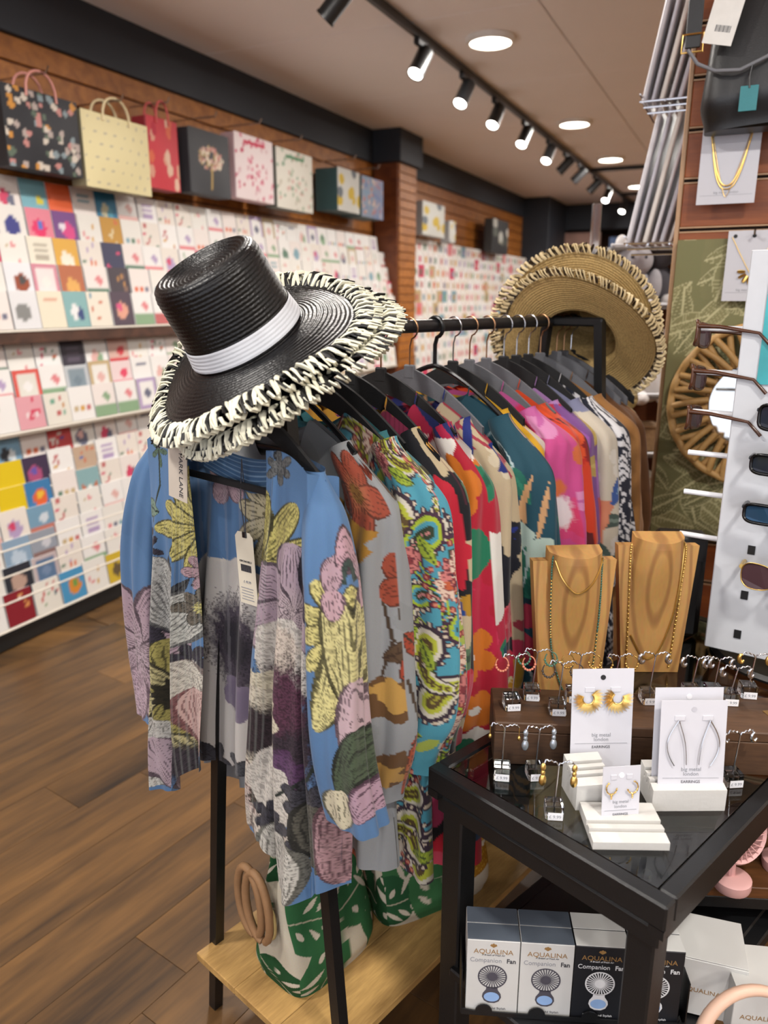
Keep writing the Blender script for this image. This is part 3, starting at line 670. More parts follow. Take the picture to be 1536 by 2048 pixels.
def pr_tealleaf(U, V, sd):
    P = big_floral('1c4a5a', [('strk', 'cf9f70', ''), ('leaf', '1f6a5a', '2a8068'), ('fl', 'c43a54', 'a8304a'), ('leaf', '123040', '1a4050')], 34, .05, 55, U, V)
    for k, (x, y, L, a) in enumerate(((.06, 1.30, .10, -1.2), (.09, 1.28, .14, -1.3), (.21, 1.10, .12, 1.4), (.18, 1.12, .11, 1.8), (.24, 1.10, .13, 1.2))): P.leaf(x, y, L, .016, a, 'd2a374'); P.leaf(x+.05, y-.02, L, .013, a+.1, 'd2a374')
    P.leaf(.20, .98, .16, .10, .5, '1f6a5a', '2a8068'); P.leaf(.27, 1.03, .08, .06, .9, 'b9cfc4'); P.leaf(.23, .90, .10, .05, -.9, 'c43a54'); P.leaf(.22, .92, .09, .05, .2, 'c43a54')
    P.leaf(.12, 1.02, .17, .10, .45, '1f6a5a', '2a8068'); P.leaf(.19, 1.09, .1, .06, .1, 'b9cfc4')
    for x, y, L, wd, a in ((.15, 1.28, .07, .045, -.6), (.20, 1.27, .06, .04, -1.0), (.29, .96, .08, .03, 1.5), (.24, .98, .09, .03, 1.4), (.20, .78, .12, .05, 1.5), (.23, .66, .16, .06, 1.3)): P.loop(x, y, L, wd, a, .0045, 'b8ccd0')
    P.disc(.19, .94, .035, .03, 'c43a54', 0, .2); P.leaf(.14, .96, .11, .06, .1, 'c43a54'); P.leaf(.17, .95, .09, .05, -1.5, 'c43a54')
    return P.col
def pr_yellow(U, V, sd): return big_floral('d8a41c', [('blob', 'e8e2d8', '6a2a2a'), ('leaf', '8a2a3c', '5a1c2c'), ('fl', 'c8c0b0', 'd8a41c')], 22, .05, 61, U, V).col
def pr_pink(U, V, sd):
    P = big_floral('c84a8a', [('blob', 'd7447c', 'd83a68'), ('leaf', 'd88ab8', 'c060a0'), ('fl', 'd06a3a', 'e8c8d8'), ('blob', 'b83a7c', 'c84a8a'), ('leaf', 'e0a0c0', 'c84a8a')], 30, .055, 62, U, V)
    P.put(V > 1.31, 'c2579a', .8); P.disc(.17, 1.29, .05, .05, 'd83060'); P.fuzzy(.27, 1.12, .03, .04, 'e8d8dc'); P.fuzzy(.26, 1.17, .03, .02, 'd06a3a'); return P.col
def pr_orange(U, V, sd):
    P = big_floral('d23f1e', [('strk', '5a1418', ''), ('leaf', '8a1c1c', '3a1014'), ('fl', 'e0562a', '6a1a18'), ('blob', 'c02a20', 'd8482a')], 34, .05, 63, U, V); P.put(V > 1.30, 'e0501c', .7); return P.col
def pr_purple(U, V, sd):
    P = big_floral('7a4a8c', [('leaf', '2a7a34', '3c9044'), ('blob', 'b82c44', 'c83c58'), ('leaf', 'b89a4a', 'c8b060'), ('fl', '9a5aa8', '7a3a88'), ('blob', '2a6a30', '3a8040')], 34, .055, 64, U, V); P.put(V > 1.32, 'b48ac4', .8); return P.col
def pr_creamblue(U, V, sd):
    P = big_floral('cfc4b2', [('leaf', '4a5a54', '7a8a80'), ('fl', 'e0d8cc', '9a3a5a'), ('leaf', '3a5a9a', '8ab0c8'), ('strk', 'a8b850', ''), ('blob', 'd88a6a', 'd0c8b8'), ('fl', 'd8d0c8', '8a5a6a')], 40, .045, 65, U, V); P.put((V > 1.30), '3f569a', .7); return P.col
def pr_zebra(U, V, sd):
    P = Print(U, V, 'e4e2e4'); q = U*30 + V*8 + 1.3*P.noise(9, 4) + .8*P.noise(22, 6); P.put(np.abs(q-np.round(q)) < .24, '1d2030')
    P.put((V < 1.22) & (np.abs((V*60+np.abs(((U*26) % 1)-.5)*2.2) % 1-.5) < .16), '1d2030'); return P.col
def solid(c, c2):
    def f(U, V, sd):
        P = Print(U, V, c); P.put(P.noise(4, sd) > .2, c2, .4); return P.col
    return f
# ================================================================ clothes rail
PH = math.radians(42); RD = Vector((math.sin(PH), math.cos(PH), 0)); RP = Vector((math.cos(PH), -math.sin(PH), 0)); RA = Vector((-.257, 1.279, 0)); RZ = 1.498
def R3(t, u, z): return RA + RD*t + RP*u + Vector((0, 0, z))
MR = frame(RA, RP, RD, (0, 0, 1))     # local x = across (u), y = along rail (t), z up
BENCHW = wood('bench_oak', '8a6a3e', 'c9a263', .9, 'Y', .5, 8., .02, .15)
rack = thing('clothes_rail', 'black tubular clothes rail with a wooden base shelf holding the garments', 'clothes rail', M=MR)
m = MB(); m.tube([R3(-.055, 0, RZ), R3(.5, 0, RZ), R3(1.20, 0, RZ)], .0135, 16); m.build('rail_bar', BLACKM, rack)
def leg(t, w0, z0, w1, z1):
    m = MB(); a, b = R3(t, w0, z0), R3(t, w1, z1); ax = (b-a).normalized(); side = RD; oth = ax.cross(side)
    V = []
    for P in (a, b):
        for i, j in ((-1, -1), (1, -1), (1, 1), (-1, 1)): V.append(P + side*.011*i + oth*.011*j)
    m.add([tuple(v) for v in V], [(3, 2, 1, 0), (4, 5, 6, 7), (0, 1, 5, 4), (1, 2, 6, 5), (2, 3, 7, 6), (3, 0, 4, 7)]); return m.build('leg', BLACKM, rack)
for t in (0, 1.03):
    leg(t, -.170, 0, .0, 1.54 if t == 0 else 1.60); leg(t, .257, 0, .135, RZ)
    m = MB(); m.box((.068, t, RZ), (.156, .022, .022), MR, bev=.004); m.build('top_crossbar', BLACKM, rack)
    m = MB(); m.box((.045, t, .165), (.39, .022, .022), MR, bev=.002); m.build('base_crossbar', BLACKM, rack)
for q in range(3):
    m = MB(); m.box((-.137+.132*q+.05, .515, .187), (.1312, 1.13, .018), MR, bev=.0015)
    if q == 1: pass
    m.build('shelf_board', BENCHW, rack)
# ================================================================ hangers
VELB = mat('black_velvet', '121214', .8, noise=.2, bump=.2); VELG = mat('grey_velvet', '5c5d62', .75, noise=.15, bump=.2); HBLK = mat('hanger_plastic', '101113', .3)
BRASS = mat('rose_gold', 'b58a68', .3, 1.)
def hanger(t, kind, hook, label, u0=0., hw=.195):
    h = thing('clothes_hanger', label, 'hanger', R3(t, 0, RZ-.12), group='hangers on the clothes rail')
    # hook over the rail
    r = .021; P = [R3(t, r*math.cos(a), RZ-.006+r*math.sin(a)) for a in np.linspace(-.6, PI, 12)][::-1]
    P = [R3(t, u0*k+r*math.cos(a)*1.0, RZ-.004+r*math.sin(a)) for k, a in zip(np.linspace(0, .2, 13), np.linspace(PI*.92, -PI*.42, 13))]
    P += [R3(t, u0*.6, RZ-.040), R3(t, u0, RZ-.060), R3(t, u0, RZ-.088)]
    thick = .0045 if kind == 'plastic' else .0018
    m = MB(); m.tube(P, thick, 8); m.build('hook', hook, h)
    mt = {'black': VELB, 'grey': VELG, 'plastic': HBLK}[kind]; m = MB()
    top = RZ-.080; za = RZ-.16
    arm = lambda s: [R3(t, u0+s*hw*k, top-.004-(.012*k+.092*k**1.5)) for k in np.linspace(0, 1, 12)]
    for s_ in (-1, 1):
        a = arm(s_)
        if kind == 'plastic': m.tube(a, .0055, 8)
        else:
            A = []
            for i, p in enumerate(a):
                wd = .044-.024*i/11; A.append([p+RD*-.003, p+RD*.003, p+RD*.003-Vector((0, 0, wd)), p-RD*.003-Vector((0, 0, wd))])
            m.grid([[tuple(v) for v in row] for row in A], cv=True)
    if kind == 'plastic': m.tube([R3(t, u0-hw*.8, za-.045), R3(t, u0+hw*.8, za-.045)], .005, 8)
    else: m.box((u0, t, top-.012), (.03, .0075, .03), MR, bev=.003)
    m.build('shoulder_bar', mt, h)
    if kind != 'plastic':
        m = MB(); m.box((u0, t, RZ-.235), (hw*2*.86, .006, .012), MR, bev=.002); m.build('trouser_bar', mt, h)
    return h
# ================================================================ garments
CLOTH = vcmat('printed_viscose', .72, .25, 700., .25, .15)
def smooth01(x): x = np.clip(x, 0, 1); return x*x*(3-2*x)
def garment(name, t, prt, label, hw=.25, zhem=.56, zsl=.78, flare=.03, sd=1, u0=0., slw=.04, collar=True, cat='blouse', sharp=1.0, group='garments on the clothes rail', lo=1.0):
    g = thing(name, label, cat, R3(t, u0, RZ-.13), group=group); rr = random.Random(sd)
    ph = [rr.random()*6.28 for _ in range(6)]
    # body: closed loft
    nr = int(215*lo)
    th = np.concatenate([np.linspace(0, 1.45*PI, int(56*lo), endpoint=False), np.linspace(1.45*PI, 2*PI, int(115*lo), endpoint=False)]); v = np.linspace(0, 1, nr)
    TH, Vv = np.meshgrid(th, v, indexing='ij')
    bw = hw-.035
    cu = np.sign(np.cos(TH))*np.abs(np.cos(TH))**.55; cd_ = np.sign(np.sin(TH))*np.abs(np.sin(TH))**.8
    ztop = RZ-.112-.105*np.abs(cu)**1.4
    neck = np.clip(1-np.abs(cu)*bw/.095, 0, 1); ztop = ztop - np.where(cd_ < 0, .10, .05)*smooth01(neck*1.7)
    z = ztop + (zhem-ztop)*Vv - .03*np.abs(cu)*Vv
    wdt = bw*(1+.10*smooth01(Vv)) + flare*smooth01(Vv)
    dep = .006 + .034*smooth01(Vv*3.0)
    amp = .010*smooth01((Vv-.04)*2.2)
    u = u0 + wdt*cu + .5*amp*np.sin(u_f := cu*17+ph[0]+1.2*np.sin(Vv*4+ph[1]))
    dd = dep*cd_ + amp*np.sin(cu*21+ph[2]+1.6*np.sin(Vv*3+ph[3]))*np.where(cd_ < 0, 1, .7) + .4*amp*np.sin(cu*47+ph[4]+Vv*5)
    def place(u, dd, z):
        A = np.zeros((*u.shape, 3)); b = RA+RD*t
        A[..., 0] = b.x+RP.x*u+RD.x*dd; A[..., 1] = b.y+RP.y*u+RD.y*dd; A[..., 2] = z; return A
    pc = lambda U, V: prt(U, V, sd)
    m = MB(); m.grid(place(u, dd, z), cu=True, col=pc((u-u0), z)); m.build('body', CLOTH, g, 180)
    # sleeves
    for s_ in (-1, 1):
        na, ns = (int(100*lo), int(235*lo)) if s_ > 0 else (36, 60)
        a = np.linspace(0, 2*PI, na, endpoint=False); w_ = np.linspace(0, 1, ns); AA, WW = np.meshgrid(a, w_, indexing='ij')
        z0 = RZ-.178
        # centre line: leaves along the shoulder, then falls
        k = smooth01(WW*4.5)
        cz = z0 - (z0-zsl)*WW**1.12 ; cuu = (hw-.105) + .070*smooth01(WW*5) + .035*smooth01((WW-.1)*1.3) - .02*smooth01((WW-.75)*4)
        ru = slw*(.42+.58*smooth01(WW*4))*(1+.25*WW)*(1-.22*smooth01((WW-.8)*5)); rd = .020+.036*smooth01(WW*3.2)*(1-.25*smooth01((WW-.85)*6))
        f = 1+.15*np.sin(AA*4+ph[5]+WW*4)*smooth01(WW*3)+.08*np.sin(AA*7+WW*7+ph[1])*smooth01(WW*4)
        zz = cz + .02*np.cos(AA)*(1-k)*.5 + .012*np.sin(WW*26+ph[2])*smooth01((WW-.25)*2)*np.cos(AA)*.5
        uu = cuu + ru*np.cos(AA)*f; ddd = rd*np.sin(AA)*f + .008*np.sin(WW*7+ph[3])*WW
        m = MB(); m.grid(place(u0+s_*uu, ddd, zz), cu=True, col=pc(s_*(hw-.01 + (AA-1.62*PI)*slw*1.15), zz)); m.build('sleeve', CLOTH, g, 180)
    if collar:
        k = np.linspace(-1, 1, 40); q = np.linspace(0, 1, 8); K, Q = np.meshgrid(k, q, indexing='ij')
        uu = .094*np.sin(K*PI/2*1.0)*(1+.06*Q); zz = RZ-.168 + .036*np.abs(K)**2 + .020*Q - .07*smooth01((np.abs(K)-.62)*2.6)*0
        ddd = .026*np.cos(K*PI/2)*(1-.2*Q)+.003 - .024
        m = MB(); m.grid(place(u0+uu, ddd+.012, zz-.006), col=pc(uu, zz)); o = m.build('collar', CLOTH, g, 180)
    return g
# ---------------------------------------------------------------- the rail's run of garments, front to back
GAR = [ # t, print, hw, hem, sleeve end, hanger, hook, words, category
 (.103, pr_grey, .262, .585, .70, 'plastic', HBLK, 'grey kimono jacket printed with rust and brown flowers', 'kimono'),
 (.185, pr_paisley, .285, .53, .745, 'black', CHROME, 'turquoise and lime paisley blouse', 'blouse'),
 (.228, pr_teal, .238, .70, .80, 'black', CHROME, 'plain teal blouse, mostly hidden behind the paisley one', 'blouse'),
 (.289, pr_navyfl, .255, .48, .72, 'black', CHROME, 'navy kimono with yellow collar, cream and red blooms', 'kimono'),
 (.375, pr_red, .262, .43, .62, 'black', BRASS, 'crimson dress with orange flowers and green leaves', 'dress'),
 (.464, pr_cream, .248, .56, .66, 'grey', BRASS, 'cream blouse with red rays and navy patches', 'blouse'),
 (.548, pr_tealleaf, .275, .45, .70, 'plastic', HBLK, 'dark teal dress with peach leaf strokes and white loops', 'dress'),
 (.613, pr_yellow, .238, .60, .85, 'black', CHROME, 'mustard and white blouse, a sliver beside the dark teal dress', 'blouse'),
 (.675, pr_pink, .262, .60, .93, 'grey', BRASS, 'bright pink blouse with magenta petals', 'blouse'),
 (.742, pr_orange, .252, .60, .92, 'grey', BRASS, 'orange red blouse with dark feather print', 'blouse'),
 (.815, pr_purple, .242, .60, .92, 'black', CHROME, 'purple, green and crimson blouse', 'blouse'),
 (.871, pr_creamblue, .262, .58, .86, 'black', CHROME, 'cream blouse with blue and green botanical print', 'blouse'),
 (.926, pr_zebra, .268, .60, .88, 'black', CHROME, 'black and white zebra stripe shirt', 'shirt'),
 (.983, solid('a2703a', '93622f'), .262, .60, .9, 'grey', BRASS, 'tan brown shirt with a pale collar', 'shirt'),
 (1.065, solid('6e4520', '5d3a1a'), .235, .60, .9, 'grey', BRASS, 'dark brown shirt near the far end of the rail', 'shirt'),
 (1.103, solid('8a5a30', '7a4c26'), .21, .62, .95, 'grey', BRASS, 'rust brown top, second from the far end', 'shirt'),
 (1.141, solid('b59a70', 'a88c60'), .19, .62, .95, 'black', CHROME, 'sand coloured top, last on the rail', 'shirt')]
hw_words = {'plastic': 'black plastic hanger', 'black': 'black velvet hanger', 'grey': 'grey velvet hanger'}
for i, (t, prt, hw, zh, zs, hk, hook, words, cat_) in enumerate(GAR):
    garment('kimono' if cat_ == 'kimono' else cat_, t, prt, words, hw=hw, zhem=zh, zsl=zs, sd=i+2, cat=cat_, lo=1.0 if i < 8 else .7, collar=(i > 2), slw=.055 if i in (1, 6) else .042)
    hanger(t, hk, hook, f'{hw_words[hk]} carrying the {words.split(",")[0]}', hw=.19)
# ---------------------------------------------------------------- front blue kimono, open at the front
G1T = -.038; G1U = .070
def g1(px, py, off=-.03):
    P = at_pl(px, py, R3(G1T+off, 0, 0), RD); q = P-(RA+RD*(G1T+off)); return (q.dot(RP), P.z)
def pr_blue(layer):
    def f(U, V):
        P = Print(U, V, '587da8'); P.put(P.noise(3, 2) > .1, '5276a0', .5)
        r = random.Random(4); Y, YL, PK, PKL, IV, IVL, DK, OL = 'c9bf72', '37351c', 'b39ba6', '54434e', 'cfcabf', '45453f', '35303e', 'a9a05c'
        def at(px, py): return g1(px, py, -.03 if layer != 'back' else .02)
        if layer == 'back':
            x, y = at(450, 950); P.flower(x, y, .06, 5, 'b59aa2', '6a5560', None, .2, .4, .7)
            x, y = at(545, 1040); P.flower(x, y, .115, 11, 'c3b998', '4c4a38', '6a6448', .24, .2, .30, nlines=3)
            x, y = at(470, 1200); P.disc(x, y, .13, .07, 'd6d0c6', 0, .05); P.disc(x-.02, y-.16, .15, .24, 'cfcac4', 0, .05)
            x, y = at(470, 1300); P.fuzzy(x, y, .085, .105, '4a424e', 1., '2a2430'); P.fuzzy(x, y+.01, .05, .05, '2a2730', 1., '1c1a20')
            x, y = at(475, 1400); P.disc(x, y, .05, .04, '7f7387', 0, .08); P.fuzzy(x, y, .05, .04, '6a5f78', .5)
            x, y = at(425, 1520); P.flower(x, y, .05, 6, '3c3c44', '1c1c22', None, .2, 0, .5); x, y = at(480, 1545); P.flower(x, y, .045, 7, '46484e', '1f1f25', None, .2, 0, .5)
            P.put(np.abs((U*26+.6*np.sin(V*3)) % 1-.5) < .10, 'b8b6ba', .16)
            return P.col
        if layer == 'left':
            for px, py, R in ((318, 900, .03), (350, 1075, .0)):
                if R: x, y = at(px, py); P.flower(x, y, R, 5, '55705c', '1f2820', None, .2, 1.2, .35); P.stem([(x, y), (x+.005, y-.06), (x-.02, y-.13)], .004, '2c3a34')
            x, y = at(295, 1005); P.leaf(x, y, .055, .035, -.1, '7f9a86', '2c3a30')
            x, y = at(400, 1065); P.flower(x, y, .115, 12, Y, YL, 'b0a048', .18, .1, .30, nlines=3)
            x, y = at(300, 1065); P.flower(x, y, .035, 6, DK, '15131a', None, .2, .4, .4); x, y = at(318, 1090); P.flower(x, y, .03, 5, DK, '15131a', None, .2, .9, .4)
            x, y = at(330, 1150); P.leaf(x, y-.06, .11, .022, 1.3, '2e3038', '101014'); P.leaf(x+.02, y-.05, .09, .02, .8, '3a3e44', '101014')
            x, y = at(296, 1260); P.flower(x, y, .15, 6, PK, PKL, None, .2, .25, .62, nlines=9, twob='c9bcc4')
            x, y = at(320, 1230); P.flower(x, y, .055, 8, DK, '15131a', '8a8a90', .18, .2, .42)
            x, y = at(350, 1275); P.petal(x, y, .16, .10, 1.75, 'b9b9b4', '4a4a4c', nlines=9); P.petal(x, y, .12, .09, .9, 'c4c4bc', '4a4a4c', nlines=9)
            x, y = at(345, 1395); P.flower(x, y, .15, 9, OL, '26241a', '2e2a1c', .22, .15, .42, nlines=4, c2='c6bd8a')
            x, y = at(400, 1150); P.flower(x, y, .045, 7, 'b3949c', '3c2c34', None, .2, .5, .45); x, y = at(393, 1220); P.flower(x, y, .045, 7, '6c6458', '1a1a16', 'c8c07a', .25, .5, .5)
            x, y = at(385, 1330); P.flower(x, y, .05, 8, DK, '131118', 'b8b4ac', .2, .3, .4)
            x, y = at(395, 1420); P.petal(x, y-.03, .13, .11, 1.9, 'd8d2c4', '6a5a58', nlines=9); P.petal(x+.0, y-.10, .14, .09, 1.6, 'cfaea6', '7a4a4c', nlines=9)
            x, y = at(320, 1500); P.petal(x, y-.07, .16, .12, 1.4, 'cdcbc4', '54544e', nlines=10); P.petal(x+.05, y-.07, .12, .09, 1.9, 'b7a2ac', '4a3c46', nlines=8)
            x, y = at(370, 1520); P.fuzzy(x, y, .05, .05, '3c343c', 1., '15131a')
        if layer == 'right':
            x, y = at(560, 935); P.flower(x, y, .03, 6, '6e7070', '24262a', None, .2, .6, .45)
            x, y = at(533, 1120); P.flower(x, y, .14, 11, Y, YL, '7a7030', .15, .35, .32, nlines=4)
            x, y = at(575, 1190); P.flower(x+.02, y-.02, .12, 6, 'a894a0', '4c3f4a', None, .2, .5, .62, nlines=9, twob='c4b4b4')
            x, y = at(625, 1140); P.petal(x, y-.09, .13, .05, 1.55, '55485a', '1c1620', nlines=6)
            x, y = at(580, 1330); P.disc(x, y, .055, .085, 'd3cdc4', 0, .06); P.fuzzy(x, y+.03, .03, .05, 'd6c0ac', .5)
            x, y = at(585, 1450); P.fuzzy(x, y, .075, .125, '3a2c38', 1., '1c141c'); P.fuzzy(x, y+.05, .05, .06, '6a3a52', .7, '3a1c2c'); x, y = at(580, 1540); P.disc(x, y, .05, .05, '4f2f52', 0, .08); P.fuzzy(x, y+.01, .04, .04, '6a4a70', .6)
            x, y = at(530, 1400); P.disc(x, y+.01, .06, .06, 'd5ccb4', 0, .08); x, y = at(530, 1450); P.disc(x, y, .055, .09, 'd2c9b6', 0, .06); P.fuzzy(x, y, .05, .055, '382a30', 1., '191116')
            x, y = at(535, 1560); P.flower(x, y-.03, .11, 7, 'd9cfc2', '6a5650', '40382c', .2, .3, .5, nlines=8, twob='d4b0b0')
            x, y = at(560, 1600); P.disc(x+.0, y+.03, .05, .07, 'd8d2c8', 0, .05)
            x, y = at(650, 1500); P.stem([(x, y), (x-.03, y-.06), (x-.09, y-.11)], .006, '26302a'); P.leaf(x-.01, y+.06, .10, .03, .9, '2a2e30', '0e0e10')
            for px, py, R in ((560, 1640, .05), (625, 1610, .055), (590, 1700, .05), (640, 1640, .04)): x, y = at(px, py); P.flower(x, y, R, 8, '41404a', '16151b', '5c5c64', .2, .3, .45)
            x, y = at(630, 1690); P.petal(x, y-.05, .13, .09, 1.5, '5c5a50', '1a1a16', nlines=8); x, y = at(655, 1660); P.petal(x, y-.12, .17, .07, 1.5, 'b48f94', '5a3c44', nlines=6)
            x, y = at(575, 1740); P.petal(x, y-.06, .15, .11, 1.6, 'cfccc2', '5a5a52', nlines=9)
        if layer == 'sleeveR':
            for px, py, R, n in ((668, 1010, .0, 0), (690, 1265, .085, 10)):
                if R: x, y = at(px, py); P.flower(x, y, R, n, 'd9cf86', '3a371f', '5a5226', .22, .25, .36, nlines=4)
            x, y = at(655, 1330); P.petal(x, y-.10, .22, .07, 1.25, 'ded592', '3c391f', nlines=5); P.petal(x+.05, y-.08, .20, .05, 1.75, 'd6cd90', '3c391f', nlines=4)
            x, y = at(662, 1160); P.petal(x, y-.02, .055, .03, 1.5, 'b89aa4', '54404a', nlines=6); P.petal(x+.008, y-.06, .045, .03, 1.7, 'c4a2aa', '54404a', nlines=6)
            x, y = at(655, 1030); P.stem([(x, y+.05), (x+.006, y), (x+.02, y-.10)], .005, '3a4a44'); P.petal(x+.01, y-.08, .09, .02, 1.5, 'c09aa4', '4a3a42', nlines=3)
            x, y = at(700, 1450); P.petal(x, y-.06, .13, .05, 1.5, 'c4aab0', '54404a', nlines=5); x, y = at(690, 1530); P.petal(x, y-.05, .12, .05, 1.3, '4c5a44', '1c2018', nlines=4)
            x, y = at(690, 1620); P.petal(x, y-.03, .07, .06, 1.6, 'd6cdb0', '4a4a38', nlines=5); x, y = at(715, 1620); P.petal(x, y-.02, .07, .05, 1.2, 'b394a4', '4a2c40', nlines=5)
        if layer == 'sleeveL':
            x, y = at(290, 1300); P.flower(x, y, .17, 6, PK, PKL, None, .2, 1.0, .62, nlines=9, twob='cdb9c2')
            x, y = at(290, 1390); P.petal(x-.02, y-.06, .12, .09, 1.4, 'c9b0bc', '6a5460', nlines=9)
        ink = (np.abs(P.col[..., 2]-lin('587da8')[2]) > .06) & (np.maximum(P.noise(150, 7), P.noise(90, 12)) > .30); P.col[ink] *= .62
        ink = (np.abs(P.col[..., 2]-lin('587da8')[2]) > .06) & (P.noise(260, 17) > .42); P.col[ink] *= .5
        return P.col
    return f
kim = thing('kimono', 'open blue kimono with large grey, yellow and purple flowers, at the rail front', 'kimono', R3(G1T, G1U, RZ-.13), group='garments on the clothes rail')
def place1(u, dd, z, t=G1T):
    A = np.zeros((*u.shape, 3)); b = RA+RD*t
    A[..., 0] = b.x+RP.x*u+RD.x*dd; A[..., 1] = b.y+RP.y*u+RD.y*dd; A[..., 2] = z; return A
def front_panel(uo_top, uo_mid, uo_bot, us_top, us_bot, hin, hmid, hout, layer, name, ph):
    q = np.linspace(0, 1, 150); v = np.linspace(0, 1, 420); Q, Vv = np.meshgrid(q, v, indexing='ij')
    uo = uo_top+(uo_mid-uo_top)*smooth01(Vv*1.6)+(uo_bot-uo_mid)*smooth01((Vv-.55)*2.2); us = us_top+(us_bot-us_top)*smooth01(Vv*1.1)
    u = uo+(us-uo)*Q
    ztop = 1.338 + .006*np.sin(Q*3) - .035*Q**2.2
    hem = hin+(hmid-hin)*smooth01(Q*1.8)+(hout-hmid)*smooth01((Q-.55)*2.2)
    z = ztop+(hem-ztop)*Vv
    g_ = smooth01((Vv-.02)*1.6)
    dd = -.030-.012*np.sin(Q*PI)*smooth01(Vv*4) + g_*(.015*np.sin(Q*16+ph+.9*np.sin(Vv*3.1)) + .006*np.sin(Q*37+ph*2+Vv*4)) + .05*smooth01((Q-.86)*7)
    u = u + g_*.007*np.sin(Q*16+ph+1.2+.9*np.sin(Vv*3.1))
    # pin-tucked facing along the opening
    dd = dd - .0035*(Q < .20) - .0012*np.abs(np.sin(Q*PI/.04))*(Q < .20)
    col = pr_blue(layer)(u, z)
    ln = (Q < .20) & (np.abs((Q/.028) % 1-.5) < .10); col[ln] = col[ln]*.75 + np.array(lin('cfd6cf'))*.25*.6
    m = MB(); m.grid(place1(u, dd, z), col=col); return m.build(name, CLOTH, kim, 180)
front_panel(-.022, -.040, -.066, -.170, -.262, .690, .60, .615, 'left', 'front_panel', .4)
front_panel(.178, .128, .092, .275, .292, .685, .572, .62, 'right', 'front_panel', 2.0)
q = np.linspace(0, 1, 220); v = np.linspace(0, 1, 300); Q, Vv = np.meshgrid(q, v, indexing='ij')
u = (-.165+(-.255+.165)*smooth01(Vv))*(1-Q) + (.275+.015*smooth01(Vv))*Q; cen = (u-G1U)/.2
ztop = 1.336-.03*np.abs(cen)**2 - .034*smooth01(1.4-np.abs(cen)*2.2); hem = .70-.03*np.abs(cen)
z = ztop+(hem-ztop)*Vv; dd = .024+smooth01(Vv*2)*(.009*np.sin(Q*31+1+Vv*2)+.005*np.sin(Q*57+Vv*3)) - .03*smooth01((np.abs(Q-.5)-.42)*14)
m = MB(); m.grid(place1(u, dd, z), col=pr_blue('back')(u, z)); m.build('back_panel', CLOTH, kim, 180)
# neck band at the back, pin-tucked
k = np.linspace(-1, 1, 60); q = np.linspace(0, 1, 40); K, Q = np.meshgrid(k, q, indexing='ij')
u = G1U+.008+.105*K; z = 1.325-.058*Q*(1-.2*np.abs(K)) - .018*(1-K*K); dd = .012-.012*np.abs(K)**3 - .0012*np.abs(np.sin(Q*PI*7))
col = np.ones((*u.shape, 3))*np.array(lin('4c7199')); ln = np.abs((Q*7) % 1-.5) < .1; col[ln] = lin('86a8c8')
m = MB(); m.grid(place1(u, dd, z), col=col); m.build('neck_band', CLOTH, kim, 180)
def ksleeve(side, layer, path, ru0, ru1, rd, ph):
    a = np.linspace(0, 2*PI, 130, endpoint=False); w_ = np.linspace(0, 1, 300); AA, WW = np.meshgrid(a, w_, indexing='ij')
    xs = np.array([p[0] for p in path]); ys = np.array([p[1] for p in path]); tt = np.linspace(0, 1, len(path))
    cu = np.interp(WW, tt, xs); cz = np.interp(WW, tt, ys)
    kk = np.ones(25)/25
    for A_ in (cu, cz):
        for i in range(A_.shape[0]): A_[i] = np.convolve(np.pad(A_[i], 12, 'edge'), kk, 'valid')
    ru = ru0+(ru1-ru0)*smooth01(WW*2.5); rr = .012+(rd-.012)*smooth01(WW*3)
    f = 1+.13*np.sin(AA*4+ph+WW*3)*smooth01(WW*2)+.06*np.sin(AA*9+ph+WW*8)*smooth01(WW*2)
    uu = cu+ru*np.cos(AA)*f; dd = -.005+rr*np.sin(AA)*f+.01*np.sin(WW*6+ph)*WW; z = cz+.012*np.cos(AA*1)*side*(-.5)*smooth01(WW*3)
    m = MB(); m.grid(place1(uu, dd, z), cu=True, col=pr_blue(layer)(uu, z)); m.build('sleeve', CLOTH, kim, 180)
ksleeve(1, 'sleeveR', [(.245, 1.318), (.268, 1.26), (.286, 1.1), (.298, .95), (.31, .86), (.327, .765)], .022, .046, .042, 1.)
ksleeve(-1, 'sleeveL', [(-.135, 1.325), (-.175, 1.26), (-.215, 1.1), (-.232, .95), (-.24, .85), (-.225, .735)], .022, .05, .045, 3.)
hanger(G1T, 'black', CHROME, 'black velvet hanger inside the open blue kimono', u0=G1U, hw=.185)
# swing tags
TAGM = mat('kraft_tag', 'b9b0a4', .6, noise=.05)
def swing_tag(px0, py0, wd, ht, tilt, mt, label, parent_t, off, name='swing_tag'):
    P = at_pl(px0, py0, R3(G1T+off, 0, 0), RD); M = frame(P, RP, RD, (0, 0, 1)) @ Matrix.Rotation(tilt, 4, 'Y')
    t = thing(name, label, 'tag', P); m = MB()
    c = .008; m.prism([(-wd/2+c, 0), (-wd/2, -c), (-wd/2, -ht), (wd/2, -ht), (wd/2, -c), (wd/2-c, 0)], .0008, M @ Matrix.Rotation(PI/2, 4, 'X') @ Matrix.Translation((0, 0, 0)))
    m.build('card', mt, t, 0); return t, M
t_, M_ = swing_tag(355, 882, .052, .098, .10, TAGM, 'taupe swing tag hanging from the blue kimono neck', None, -.062)
FM = lambda M, x, z, rot=0: M @ Matrix.Translation((x, -.0012, z)) @ Matrix.Rotation(PI/2, 4, 'X') @ Matrix.Rotation(rot, 4, 'Z')
text('PARK LANE', .0145, FM(M_, .005, -.055, -PI/2), INK, 'lettering', t_, bold=False)
m = MB(); m.ball(M_ @ Vector((0, -.001, -.010)), (.003, .001, .003)); m.build('emblem', mat('tag_emblem', 'f0ece6', .6), t_)
CREAMTAG = mat('cream_tag', 'cfc8b6', .6, noise=.04)
